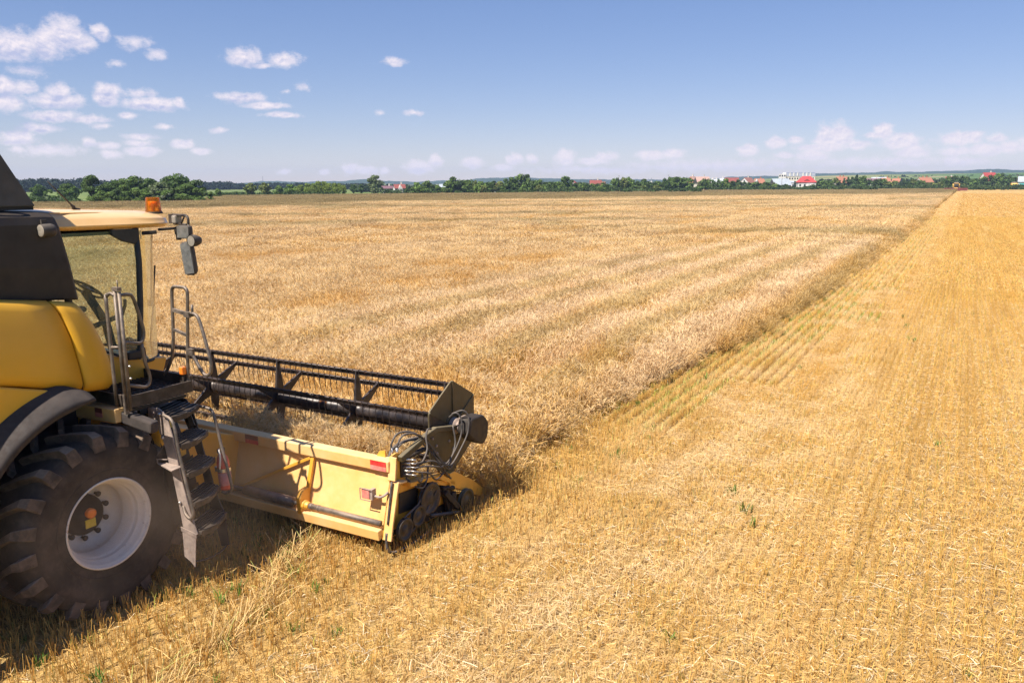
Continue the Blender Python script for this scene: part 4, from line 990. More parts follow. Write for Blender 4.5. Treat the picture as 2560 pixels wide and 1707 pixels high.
q.loft([[(-.30, .605, 1.84), (-.25, .605, 1.84), (-.45, 1.085, 1.84), (-.50, 1.085, 1.84)], [(-.02, .605, 1.30), (.03, .605, 1.30), (-.17, 1.085, 1.30), (-.22, 1.085, 1.30)], [(.14, .605, .68), (.18, .605, .68), (-.02, 1.085, .68), (-.06, 1.085, .68)]])
q.build('riser', M['black'], LD)
q = MB(); q.box((.02, .72, 1.71), (.012, .12, .11), Matrix.Rotation(R(20), 3, 'Z')); q.build('warning_label', M['sticker'], LD)
q = MB(); q.box((-.005, .80, 1.705), (.012, .045, .055), Matrix.Rotation(R(20), 3, 'Z')); q.build('warning_label', M['white'], LD)
q = MB(); q.box((.055, .84, 1.42), (.012, .10, .16), Matrix.Rotation(R(20), 3, 'Z')); q.build('kick_plate', M['yellow'], LD)
q = MB(); q.box((.10, .66, 1.40), (.012, .035, .16), Matrix.Rotation(R(20), 3, 'Z')); q.build('kick_plate', M['yellow'], LD)
q = MB(); q.tube(smoothline([(.16, .57, 1.86), (.28, .56, 1.835), (.335, .555, 1.74), (.365, .55, 1.56), (.41, .55, 1.34), (.46, .55, 1.12), (.50, .55, .95), (.505, .55, .88), (.46, .55, .83), (.38, .56, .86), (.33, .58, .93)], 5), .0165, 8); q.build('hand_rail', M['rail'], LD)
q = MB(); q.tube(smoothline([(-.05, 1.13, 1.79), (.10, 1.13, 1.79), (.20, 1.13, 1.76), (.25, 1.13, 1.62), (.30, 1.13, 1.40), (.37, 1.13, 1.14), (.41, 1.13, .98), (.40, 1.13, .92), (.33, 1.13, .875), (.27, 1.12, .88)], 5), .0165, 8); q.build('hand_rail', M['rail'], LD)
q = MB(); q.prism([(.06, .53), (.37, .45), (.36, .585), (.12, .585)], 'Z', 1.34, 1.352); q.bar((.06, .53, 1.35), (.06, .53, 1.40), .02, .004); q.bar((.06, .53, 1.395), (.15, .58, 1.39), .008, .008); q.build('bracket_shelf', M['plate'], LD)
q = MB(); q.prism([(.285, .68), (.50, .66), (.48, .60), (.435, .29), (.38, .335), (.285, .375), (.285, .6)], 'Y', .575, .582); q.prism([(.275, .70), (.505, .665), (.50, .62), (.28, .655)], 'Y', .566, .574); q.build('rubber_flap', M['plate'], LD)
q = MB(); q.prism([(.12, .66), (.31, .64), (.335, .29), (.21, .25)], 'Y', 1.10, 1.106); q.build('rubber_flap', M['fender'], LD)
q = MB(); q.tube(smoothline([(.40, .60, .33), (.41, .75, .30), (.37, .95, .28), (.30, 1.09, .28)], 4), .012, 6); q.build('bottom_rung', M['steel'], LD)
for y_, z_, x_ in ((.578, 1.86, .10), (.578, 1.78, .02), (.578, 1.62, .12), (.578, .96, .29)):
    q = MB(); q.lathe([(-.02, .0), (-.018, .014), (-.006, .017), (0, .017)], (x_, y_, z_), 8, 'Y'); q.build('bolt', M['chrome'], LD)

# fire extinguisher hanging beside the ladder: a thing of its own
fx = tag(empty("fire_extinguisher", toW(.30, 1.17, .9), -HEAD), 'dusty red fire extinguisher strapped to the front side of the black ladder', 'extinguisher')
tl = Matrix.Rotation(R(-5), 3, 'Y')
q = MB(); q.lathe([(.0, .0), (.0, .055), (.02, .066), (.30, .066), (.35, .055), (.39, .03), (.41, .028), (.41, 0)], (0, 0, 0), 20, 'Z'); q.v = [tuple(tl @ Vector(p_) + Vector((-.02, 0, 0))) for p_ in q.v]; fb_ = q.build('cylinder', M['red'], fx)
q = MB(); q.lathe([(.05, .0671), (.19, .0675), (.19, .0671)], (0, 0, 0), 20, 'Z'); q.v = [tuple(tl @ Vector(p_) + Vector((-.02, 0, 0))) for p_ in q.v]; q.build('faded_label', M['pink_ref'], fb_)
q = MB(); q.tube(smoothline([(-.06, -.02, .42), (-.01, -.07, .46), (.02, -.085, .38), (.0, -.085, .25)], 5), .011, 6); q.build('discharge_hose', M['white'], fx)
q = MB(); q.box((-.05, -.01, .43), (.03, .09, .05)); q.build('valve_handle', M['black'], fx, .008)
q = MB(); q.lathe([(.20, .07), (.24, .07)], (-.035, 0, 0), 20, 'Z'); q.box((-.09, -.03, .22), (.06, .04, .05)); q.build('strap', M['chrome'], fx)

# ------------------------------------------------------------------ header (cutting table)
HD = empty('header', (0, 0, 0), 0, CH)
XL, XR = -4.75, 1.60
q = MB(); q.prism([(2.335, .985), (2.305, .82), (2.20, .38), (2.16, .26), (2.185, .25), (2.22, .36), (2.325, .80), (2.36, .985)], 'X', XL, XR); bw = q.build('back_panel', M['yellow_dusty'], HD)
q = MB(); q.prism([(2.20, .25), (2.6, .15), (3.1, .115), (3.5, .085), (3.5, .095), (3.1, .14), (2.6, .18), (2.25, .27)], 'X', XL, XR); q.build('table_floor', M['steel'], HD)
q = MB(); q.prism([(2.255, 1.085), (2.40, 1.09), (2.40, .96), (2.26, .955)], 'X', XL, XR + .02); tb = q.build('top_beam', M['yellow_dusty'], HD, .012)
q = MB(); q.prism([(2.06, .335), (2.205, .345), (2.17, .235), (2.075, .215)], 'X', XL, XR); q.build('lower_beam', M['yellow_dusty'], HD, .01)
q = MB(); q.tube([(.52, 2.115, .41), (1.6, 2.115, .41)], .032, 14); q.tube([(.56, 2.115, .41), (.60, 2.115, .41)], .036, 14); q.tube([(.68, 2.115, .41), (.70, 2.115, .41)], .036, 14); q.tube([(-2.2, 2.115, .41), (.40, 2.115, .41)], .026, 12); q.tube([(-.5, 2.115, .41), (.30, 2.115, .41)], .06, 12); q.build('drive_shaft', M['rail'], HD)
q = MB(); q.prism([(2.06, .30), (2.05, .50), (2.10, .58), (2.22, .60), (2.22, .34)], 'X', .40, .47); q.lathe([(-.03, .062), (.03, .062), (.03, .03)], (.47, 2.115, .41), 8); q.lathe([(.0, .048), (.05, .044), (.05, .001)], (.50, 2.115, .41), 12); q.build('shaft_bearing', M['yellow'], HD, .008)
q = MB(); q.bar((.475, 2.300, .955), (.435, 2.165, .36), .035, .05, up=(1, 0, 0)); q.build('rib', M['yellow'], bw, .004)
q = MB(); q.bar((.44, 2.295, .93), (-.75, 2.17, .36), .045, .035); q.build('brace', M['yellow'], bw, .004)
q = MB(); q.bar((-1.0, 2.205, .40), (1.6, 2.205, .40), .006, .012); q.build('crease', M['yellow_dusty'], bw)
for (xa_, ma, mb_) in ((-.48, 'maroon', 'red_ref'), (1.49, 'red_ref', 'pink_ref')):
    q = MB(); q.prism([(xa_ - .12, 1.075), (xa_ + .10, 1.075), (xa_ + .10, 1.018), (xa_ - .12, 1.018)], 'Y', 2.251, 2.254); q.build('reflector', M[ma], tb)
    q = MB(); q.prism([(xa_ - .12, 1.016), (xa_ + .10, 1.016), (xa_ + .10, .965), (xa_ - .12, .965)], 'Y', 2.2515, 2.2545); q.build('reflector', M[mb_], tb)
rl = empty('rear_lamp', (0, 0, 0), 0, HD)
q = MB(); q.box((1.40, 2.13, .72), (.11, .05, .11)); q.build('lens', M['pink_ref'], rl, .012)
q = MB(); q.box((1.47, 2.155, .72), (.04, .07, .12)); 
for z_ in (.655, .785): q.bar((1.335, 2.10, z_), (1.48, 2.10, z_), .008, .008)
q.bar((1.335, 2.10, .655), (1.335, 2.10, .785), .008, .008); q.tube(smoothline([(1.48, 2.16, .70), (1.55, 2.17, .69), (1.60, 2.20, .71), (1.62, 2.24, .74)], 4), .014, 8); q.build('lamp_guard', M['plate'], rl)
# right end plate with drives
q = MB(); q.prism([(2.12, .22), (2.16, .40), (2.29, .85), (2.265, .86), (2.30, 1.13), (2.40, 1.15), (2.47, 1.13), (2.48, .84), (2.60, .79), (3.10, .70), (3.44, .50), (3.55, .22), (3.42, .08), (2.7, .12)], 'X', 1.60, 1.625); ep = q.build('end_plate', M['yellow'], HD, .004)
q = MB(); q.prism([(2.12, .22), (2.16, .40), (2.29, .85), (2.315, .85), (2.185, .40), (2.145, .22)], 'X', 1.60, 1.73); q.prism([(2.265, .87), (2.30, 1.13), (2.32, 1.13), (2.285, .87)], 'X', 1.60, 1.70); q.prism([(2.30, .84), (2.46, .82), (2.46, .80), (2.30, .82)], 'X', 1.60, 1.72); q.build('flange', M['yellow_dusty'], ep, .003)
q = MB(); q.prism([(2.50, .78), (3.10, .69), (3.42, .49), (3.40, .45), (3.08, .63), (2.50, .73)], 'X', 1.60, 1.74); q.build('guard_rail', M['yellow'], ep, .004)
q = MB(); q.prism([(2.42, .66), (2.78, .62), (2.75, .38), (2.40, .42)], 'X', 1.628, 1.636); q.prism([(2.20, .27), (2.9, .24), (3.3, .22), (3.4, .10), (2.7, .13), (2.16, .23)], 'X', 1.628, 1.634); q.build('recess_shade_sheet', M['black'], ep)  # flat black sheets on the plate, shade of a hollow put into their colour
q = MB(); q.box((2.36 * 0 + 1.632, 2.36, .66), (.008, .05, .06)); q.build('warning_label', M['white'], ep)
q = MB(); q.prism([(2.62, .73), (2.80, .70), (2.80, .67), (2.62, .69)], 'X', 1.742, 1.746); q.build('slot_shade_strip', M['black'], ep)  # raised black strip, its colour stands in for the shade of a gap
def pulley(y, z, r, x, mat='steel', wd=.05):
    q = MB(); q.lathe([(0, .001), (.0, r * .3), (.012, r * .35), (.006, r * .45), (.006, r * .78), (.012, r * .82), (.012, r), (.018, r), (wd * .35, r * .90), (wd * .65, r * .90), (wd, r), (wd + .006, r), (wd + .006, r * .80), (wd - .01, r * .74), (wd - .014, r * .42), (wd + .004, r * .30), (wd + .01, r * .14), (wd + .012, .001)], (x, y, z), 32)
    o = q.build('pulley', M[mat], ep); return o
pulley(2.37, .27, .135, 1.70); pulley(2.63, .335, .125, 1.70, 'steel'); pulley(2.88, .455, .20, 1.69, 'steel'); pulley(3.62, .17, .155, 1.72, 'reelplate', .06)
q = MB(); q.tube([(1.73, 2.37, .405), (1.73, 2.63, .46), (1.73, 2.9, .655), (1.73, 3.06, .54), (1.73, 2.75, .28), (1.73, 2.40, .14)], .012, 6, True); q.tube([(1.76, 2.85, .26), (1.75, 3.5, .06), (1.75, 3.7, .03)], .02, 6); q.build('drive_belt', M['hose'], ep)
q = MB(); q.bar((1.70, 3.20, .42), (1.74, 3.42, .16), .12, .07); q.prism([(3.18, .48), (3.32, .46), (3.44, .14), (3.30, .10)], 'X', 1.66, 1.72); q.box((1.70, 3.38, .25), (.1, .1, .22)); q.tube([(1.66, 3.2, .47), (1.76, 3.36, .43)], .03, 8); q.build('knife_gearbox', M['black'], ep, .012)
q = MB(); q.tube(smoothline([(1.66, 2.14, .30), (1.67, 2.12, .14), (1.70, 2.16, .07), (1.72, 2.3, .045), (1.72, 2.6, .03), (1.72, 2.9, .05)], 5), .018, 8); q.build('skid_bar', M['hose'], ep)
q = MB(); q.tube(smoothline([(1.66, 2.26, .86), (1.665, 2.2, .6), (1.67, 2.15, .4)], 4), .013, 6); q.build('edge_rubber', M['hose'], ep)
# crop divider
dv = empty('divider', (0, 0, 0), 0, HD)
def rect(y, xa_, xb_, za, zb): return [(xa_, y, za), (xb_, y, za), (xb_, y, zb), (xa_, y, zb)]
q = MB(); q.loft([rect(3.30, 1.52, 1.74, .45, .63), rect(3.40, 1.52, 1.74, .42, .63), rect(3.85, 1.57, 1.72, .17, .365), rect(4.06, 1.61, 1.69, .06, .215), rect(4.28, 1.64, 1.66, .02, .06)]); q.build('divider_shoe', M['yellow'], dv, .006)
q = MB(); q.bar((1.69, 2.9, .66), (1.69, 3.75, .30), .03, .05); q.bar((1.62, 3.2, .30), (1.62, 3.95, .08), .04, .10); q.build('divider_arm', M['yellow'], dv)
# knife guards along the front, auger inside
q = MB()
q.bar((XL, 3.47, .10), (XR, 3.47, .10), .05, .03)
for i in range(83):
    x_ = XL + .04 + i * .0762; q.loft([rect(3.47, x_ - .014, x_ + .014, .075, .115), rect(3.60, x_ - .004, x_ + .004, .082, .09)])
q.build('cutter_bar', M['steel'], HD)
q = MB(); q.tube([(XL + .05, 2.72, .50), (XR - .02, 2.72, .50)], .17, 20)
for d_, xs_, xe_ in ((1, XL + .1, XC - .5), (-1, XR - .05, XC + .5)):
    L_ = abs(xe_ - xs_); turns = L_ / .5; n_ = int(turns * 20); P = []
    for i in range(n_ + 1):
        t = i / n_; a = 2 * math.pi * turns * t; x_ = xs_ + (xe_ - xs_) * t
        P.append([(x_, 2.72 + r_ * math.cos(a * d_), .50 + r_ * math.sin(a * d_)) for r_ in (.17, .28)])
    q.grid(P)
q.build('auger', M['reelbat'], HD)
# left end plate and divider
q = MB(); q.prism([(2.12, .22), (2.29, .85), (2.30, 1.13), (2.47, 1.13), (2.60, .79), (3.44, .50), (3.55, .22), (3.42, .08), (2.7, .12)], 'X', XL - .03, XL); q.build('end_plate', M['yellow'], HD)
q = MB(); q.loft([rect(3.30, XL - .12, XL + .05, .45, .63), rect(3.85, XL - .1, XL, .17, .365), rect(4.28, XL - .05, XL - .03, .02, .06)]); q.build('divider_shoe', M['yellow'], HD)
# feeder house between header and body
q = MB(); q.prism([(.2, 1.1), (2.35, .30), (2.35, 1.0), (1.2, 1.45), (.2, 1.95)], 'X', -2.3, -.8); q.build('feeder_house', M['yellow'], CH, .02)
# hydraulic couplings, hoses
for i in range(5):
    q = MB(); q.tube([(1.64, 2.50, 1.045 - .045 * i), (1.72, 2.53, 1.045 - .045 * i)], .014, 8); q.tube([(1.72, 2.53, 1.045 - .045 * i), (1.78, 2.56, 1.04 - .045 * i)], .009, 8); q.build('hose_coupling', M['chrome'], HD)
q = MB(); q.prism([(2.46, 1.09), (2.58, 1.07), (2.58, .82), (2.46, .84)], 'X', 1.60, 1.645); q.build('valve_block', M['black'], HD, .004)
HO = [[(1.55, 2.42, 1.08), (1.55, 2.42, 1.24), (1.58, 2.52, 1.34), (1.64, 2.75, 1.28), (1.70, 2.95, 1.05), (1.74, 3.05, .86), (1.77, 3.18, .80), (1.80, 3.32, .92), (1.82, 3.44, 1.10), (1.80, 3.48, 1.28), (1.74, 3.45, 1.36), (1.66, 3.42, 1.30)],
      [(1.60, 2.45, 1.08), (1.60, 2.46, 1.22), (1.63, 2.56, 1.32), (1.68, 2.78, 1.25), (1.74, 2.98, 1.02), (1.79, 3.10, .83), (1.82, 3.22, .79), (1.85, 3.37, .93), (1.88, 3.50, 1.12), (1.86, 3.55, 1.30), (1.80, 3.52, 1.38), (1.68, 3.46, 1.34)],
      [(1.78, 2.56, 1.0), (1.80, 2.66, 1.0), (1.78, 2.78, 1.10), (1.74, 2.82, 1.22), (1.72, 2.88, 1.30), (1.70, 2.98, 1.28)],
      [(1.78, 2.56, .95), (1.82, 2.70, .93), (1.84, 2.85, .88), (1.82, 3.0, .82), (1.78, 3.1, .80)],
      [(1.78, 2.56, .90), (1.84, 2.72, .84), (1.82, 2.86, .72), (1.78, 3.0, .68), (1.76, 3.15, .70), (1.74, 3.25, .62), (1.74, 3.32, .56)],
      [(1.76, 2.55, .86), (1.78, 2.62, .76), (1.76, 2.70, .78), (1.74, 2.72, .84)],
      [(1.52, 2.40, 1.07), (1.52, 2.48, 1.16), (1.56, 2.70, 1.20), (1.62, 2.95, 1.18), (1.66, 3.05, 1.15)]]
HO += [[(1.62, 2.62, .80), (1.70, 2.75, .92), (1.76, 2.95, .90), (1.78, 3.10, .76), (1.75, 3.22, .64)], [(1.66, 2.52, .82), (1.74, 2.60, .70), (1.76, 2.72, .66), (1.73, 2.84, .74), (1.70, 2.90, .84)], [(1.66, 3.0, 1.02), (1.76, 3.06, .90), (1.80, 3.12, .78), (1.78, 3.24, .72), (1.75, 3.36, .74), (1.72, 3.46, .66)], [(1.70, 3.44, 1.20), (1.76, 3.40, 1.0), (1.78, 3.28, .84), (1.80, 3.16, .77)], [(1.58, 2.44, 1.16), (1.60, 2.62, 1.22), (1.66, 2.82, 1.16), (1.72, 2.98, .96), (1.78, 3.08, .82)]]
for i, h in enumerate(HO):
    q = MB(); q.tube(smoothline(h, 6), .0115 if i != 6 else .02, 8); q.build('hydraulic_hose', M['hose'], HD)
for x_, y_ in ((1.55, 2.42), (1.60, 2.45)):
    q = MB(); q.tube([(x_, y_, 1.085), (x_, y_, 1.19)], .016, 8); q.build('hose_end', M['chrome'], HD)
q = MB(); q.prism([(1.38, 1.09), (1.42, 1.15), (1.50, 1.17), (1.50, 1.09)], 'Y', 2.36, 2.375); q.build('stop_bracket', M['yellow'], HD)

# ------------------------------------------------------------------ reel
RL = empty('reel', (0, 0, 0), 0, CH)
RY, RZ = 3.60, 1.14
q = MB(); q.tube([(XL + .15, RY, RZ), (1.56, RY, RZ)], .092, 24); q.tube([(-.05, RY, RZ), (.25, RY, RZ)], .098, 24); q.tube([(-2.85, RY, RZ), (-2.55, RY, RZ)], .098, 24); q.build('reel_tube', M['reel'], RL)
for k_ in range(6):
    a = R(90 + 60 * k_); by, bz = RY + .535 * math.cos(a), RZ + .535 * math.sin(a)
    q = MB(); q.tube([(XL + .15, by, bz), (1.57, by, bz)], .017, 8)
    q.box(((XL + 1.72) / 2, by + .012, bz - .03), (1.57 - XL - .15, .006, .055))
    x_ = XL + .2; i = 0
    while x_ < 1.54:
        q.tube([(x_, by + .012, bz - .01), (x_, by - .005, bz - .12), (x_, by + .02, bz - .245)], [.0052, .0050, .004], 5, cap=False)
        q.box((x_, by, bz), (.016, .037, .037)); x_ += .104; i += 1
    q.build('tine_bar', M['reelbat'], RL)
for xs_ in (-4.1, -2.70, -1.35, .08, 1.50):
    for k_ in range(6):
        a = R(90 + 60 * k_); d_ = Vector((0, math.cos(a), math.sin(a))); n_ = Vector((0, -math.sin(a), math.cos(a))); c_ = Vector((xs_, RY, RZ))
        q = MB(); rings = []
        for r_, w_, t_ in ((.085, .075, .03), (.25, .055, .025), (.50, .026, .018), (.54, .02, .014)):
            rings.append([c_ + d_ * r_ + n_ * w_ * sa + Vector((sb * t_ * .7, 0, 0)) for sa, sb in ((-1, -1), (1, -1), (1, 1), (-1, 1))])
        q.loft(rings); q.build('spider_arm', M['reel'], RL, .003)
hexp = [(RY + .585 * math.cos(R(90 + 60 * i)), RZ + .585 * math.sin(R(90 + 60 * i))) for i in range(6)]
def rounded(pts, r=.05, k=4):
    out = []; n = len(pts)
    for i in range(n):
        p_, a_, c_ = Vector(pts[i]), Vector(pts[i - 1]), Vector(pts[(i + 1) % n]); u_ = (a_ - p_).normalized(); w_ = (c_ - p_).normalized()
        for j in range(k + 1):
            t = j / k; out.append(tuple((p_ + u_ * r) * (1 - t) ** 2 + p_ * 2 * t * (1 - t) + (p_ + w_ * r) * t * t))
    return out
hr = rounded(hexp)
for xx, nm in ((1.575, 'r'), (XL + .1, 'l')):
    q = MB(); q.prism(hr, 'X', xx, xx + .022); ho = q.build('reel_end_plate', M['reelplate'], RL, .006)
    if nm == 'r':
        q = MB(); c_ = Vector((0, RY, RZ))
        for i in (0, 5, 1, 3): q.bar((xx + .028, RY + .17 * math.cos(R(90 + 60 * i)), RZ + .17 * math.sin(R(90 + 60 * i))), (xx + .026, RY + .57 * math.cos(R(90 + 60 * i)), RZ + .57 * math.sin(R(90 + 60 * i))), .012, .014)
        for i in range(6): q.bar((xx + .028, RY + .17 * math.cos(R(90 + 60 * i)), RZ + .17 * math.sin(R(90 + 60 * i))), (xx + .028, RY + .17 * math.cos(R(150 + 60 * i)), RZ + .17 * math.sin(R(150 + 60 * i))), .012, .014)
        q.build('stiffener', M['reelplate'], ho)
        q = MB(); q.prism([(RY - .50, RZ + .26), (RY - .11, RZ + .05), (RY - .05, RZ - .20), (RY - .12, RZ - .44), (RY - .50, RZ - .26)], 'X', xx + .024, xx + .028); q.build('opening_shade_sheet', M['reel'], ho)  # dark sheet laid on the plate, painting the shade of a hole
q = MB(); q.lathe([(0, .11), (.06, .10), (.08, .07), (.16, .07), (.18, .03), (.18, .001)], (1.60, RY, RZ), 20); q.build('reel_bearing', M['plate'], RL, .004)
# lift arm, plate, hydraulic motor cover
q = MB(); q.bar((1.66, 2.42, 1.07), (1.67, 2.98, 1.215), .065, .075); q.bar((1.67, 2.96, 1.21), (1.67, 3.12, 1.235), .065, .07); q.bar((1.67, 3.10, 1.235), (1.67, 3.60, 1.13), .065, .06); ar = q.build('lift_arm', M['reelplate'], RL, .012)
q = MB(); q.prism([(2.96, 1.20), (3.10, 1.20), (3.55, 1.10), (3.68, .98), (3.60, .78), (3.48, .52), (3.24, .62), (3.02, .86)], 'X', 1.645, 1.66); q.build('side_plate', M['reelplate'], ar, .004)
for y_, z_ in ((3.06, 1.13), (3.14, 1.02), (3.15, .92), (3.32, .74), (3.42, 1.0), (3.50, .88)):
    q = MB(); q.lathe([(0, .018), (.012, .016), (.014, .001)], (1.66, y_, z_), 10); q.build('bolt', M['plate'], ar)
q = MB(); q.tube([(1.55, 2.46, 1.0), (1.60, 2.95, 1.02), (1.64, 3.25, .98)], [.03, .03, .018], 10); q.build('lift_cylinder', M['steel'], ar)
q = MB(); q.tube([(1.62, RY, RZ), (1.78, RY + .02, RZ + .01)], .07, 14); q.box((1.74, RY + .05, RZ + .08), (.10, .14, .09)); mt_ = q.build('reel_motor', M['plate'], RL, .012)
mc = rounded([(3.56, 1.275), (3.86, 1.26), (3.985, 1.13), (3.96, .94), (3.86, .86), (3.70, .93), (3.50, 1.09)], .05, 4)
q = MB(); cy, cz_ = 3.77, 1.08; rings = []
for x_, f in ((1.72, .98), (1.74, 1.0), (1.86, 1.0), (1.885, .97), (1.895, .9)): rings.append([(x_, cy + (a_ - cy) * f, cz_ + (c_ - cz_) * f) for a_, c_ in mc])
q.loft(rings, True, False); q.build('motor_cover', M['black'], RL, .004)

# cut barley lying in the header trough
g = np.random.default_rng(9)
tr_t = [crop_tile("trough", .5, 110, 700 + i, awns=8) for i in range(4)]
n = 230; tx = np.concatenate([g.uniform(-4.4, 1.35, 120), g.normal(.35, .45, 80).clip(-.8, 1.4), g.uniform(-1.5, 1.3, 30)]); ty_ = np.concatenate([g.uniform(2.80, 3.35, 120), g.uniform(2.72, 3.0, 80), g.uniform(2.66, 2.85, 30)]); tz = np.concatenate([g.uniform(.30, .50, 120), g.uniform(.55, .76, 80), g.uniform(.66, .85, 30)])
tw = np.array([toW(a, c, z_) for a, c, z_ in zip(tx, ty_, tz)])
cc_ = scatter("cut_barley", tw, np.stack([-np.abs(g.normal(.45, .4, n)), g.normal(.0, .8, n), -HEAD + g.uniform(-.5, .5, n)], 1), g.integers(0, 4, n), tr_t, np.full((n, 3), .5))
tag(cc_, 'cut barley heads piled in the yellow header trough behind the reel', 'cut crop', kind='stuff')

# ------------------------------------------------------------------ trees
leaf_m = plantmat('tree_leaves', lambda k, pos, c: k.mix(k.math('MULTIPLY', k.step(k.noise(pos, .9, 3, .6), .4, .7), .5), c, k.mix(1.0, c, (.62, .66, .5), 'MULTIPLY')), .3, .6)
bark_m = paint('tree_bark', (.10, .075, .05), .9, var=.3, dust=0, dust_up=0, scale=3)
KIND = dict(dark=((.044, .078, .020), 'ovoid'), round=((.066, .108, .026), 'round'), light=((.085, .135, .030), 'round'), tall=((.056, .094, .026), 'tall'), olive=((.095, .115, .030), 'round'),
            conifer=((.034, .062, .024), 'cone'), bush=((.074, .118, .028), 'bush'), willow=((.095, .122, .058), 'round'), weep=((.125, .165, .030), 'weep'), grey=((.16, .19, .13), 'bush'))

def crown_mesh(name, kind, seed, n=1100, leaf=.07):
    colr, form = KIND[kind]
    g = np.random.default_rng(seed)
    # clumps of foliage around limbs
    if form == 'cone': nb = 26; t = g.uniform(.06, 1, nb) ** .9; C = np.stack([(1 - t) * .42 * np.cos(g.uniform(0, 6.28, nb)), (1 - t) * .42 * np.sin(g.uniform(0, 6.28, nb)), .08 + t * .88], 1); rr = .05 + .13 * (1 - t)
    else:
        nb = {'bush': 16, 'weep': 22}.get(form, 24); C = []; rr = []
        while len(C) < nb:
            p_ = g.uniform(-1, 1, 3)
            if np.linalg.norm(p_) > 1: continue
            lo, hi2, wx = {'round': (.14, 1, 1), 'ovoid': (.06, 1, .9), 'tall': (.10, 1, .8), 'bush': (-.05, 1, 1), 'weep': (.0, .96, 1)}[form]
            z = lo + (hi2 - lo) * (p_[2] * .5 + .5); tap = 1.0 if form in ('bush', 'weep') else (1.0 - .45 * max(0, (z - .5) / .5) ** 1.4)
            C.append((p_[0] * .40 * wx * tap, p_[1] * .40 * wx * tap, min(z, .9))); rr.append(g.uniform(.09, .19))
        C = np.array(C); rr = np.array(rr)
    i = g.integers(0, nb, n); d = g.normal(0, 1, (n, 3)); d /= np.linalg.norm(d, axis=1)[:, None]
    rad_ = rr[i] * g.uniform(.35, 1.08, n) ** .5
    P = C[i] + d * rad_[:, None] * np.array([1, 1, .8])
    if form == 'weep':
        P[:, 2] -= np.abs(g.normal(0, .16, n)) * (np.hypot(P[:, 0], P[:, 1]) / .4); P[:, 2] = np.maximum(P[:, 2], .02 + .05 * g.random(n))
    P[:, 2] = np.maximum(P[:, 2], .015)
    nrm = d * .8 + g.normal(0, .55, (n, 3)) + np.array([0, 0, .25]); nrm /= np.linalg.norm(nrm, axis=1)[:, None]
    a = np.cross(nrm, g.normal(0, 1, (n, 3))); a /= np.linalg.norm(a, axis=1)[:, None]; b_ = np.cross(nrm, a)
    if form == 'weep': a = np.tile([0, 0, 1.0], (n, 1)) + g.normal(0, .25, (n, 3)); b_ = np.cross(a, g.normal(0, 1, (n, 3))); b_ /= np.linalg.norm(b_, axis=1)[:, None]
    s_ = leaf * g.uniform(.45, 1.15, n)[:, None]
    asp = g.uniform(.45, .9, n)[:, None]
    lc = np.array(colr) * 1.6 * g.uniform(.62, 1.5, (n, 1)) * np.array([1, 1, 1]) + np.array([.03, .02, 0]) * (g.random((n, 1)) ** 4)
    clump = g.uniform(.75, 1.3, nb)[i][:, None]; lc = lc * clump
    v = np.stack([P - a * s_, P - b_ * s_ * asp, P + a * s_, P + b_ * s_ * asp], 1).reshape(-1, 3)
    q = np.arange(n * 4).reshape(-1, 4)
    rb = Rib(); rb.v = [v]; rb.q = [q]; rb.c = [np.repeat(lc, 4, 0)]
    return rb.mesh(name), C
def trunk_mesh(C, form, seed):
    g = np.random.default_rng(seed); q = MB()
    top_ = .92 if form == 'cone' else .55
    q.tube([(0, 0, 0), (.008, .004, .15), (-.006, .01, .35), (0, 0, top_)], [.030, .022, .016, .006], 7)
    for c_ in C[g.permutation(len(C))[:9]]:
        z0 = g.uniform(.12, .4); c_ = np.minimum(c_, [9, 9, .8])
        q.tube([(0, 0, z0), tuple(np.array([0, 0, z0]) * .5 + np.array(c_) * .5 + [0, 0, -.03]), tuple(c_)], [.011, .007, .003], 5)
    me = bpy.data.meshes.new("trunk"); me.from_pydata(q.v, [], q.f); me.materials.append(bark_m); return me
PRO = {}
for kd in KIND:
    for big in (0, 1):
        for v_ in range(2 if kd in ('dark', 'round', 'bush') or big == 0 else 1):
            me, C = crown_mesh("crown", kd, 1000 + 17 * len(PRO), 4200 if big else 900, .040 if big else .078); me.materials.append(leaf_m)
            PRO[(kd, big, v_)] = (me, trunk_mesh(C, KIND[kd][1], 50 + len(PRO)))
NAMES = dict(dark='broadleaf_tree', round='broadleaf_tree', light='broadleaf_tree', tall='broadleaf_tree', olive='broadleaf_tree', conifer='conifer', bush='bush', willow='willow', weep='willow', grey='bush')
ADJ = dict(dark='dark green tree', round='round mid-green tree', light='pale green tree', tall='tall green tree', olive='olive-green tree', conifer='slim dark conifer', bush='low green bush', willow='grey-green willow', weep='yellow-green weeping willow', grey='silvery bush')
CAT = dict(broadleaf_tree='tree', conifer='tree', willow='tree', bush='bush')
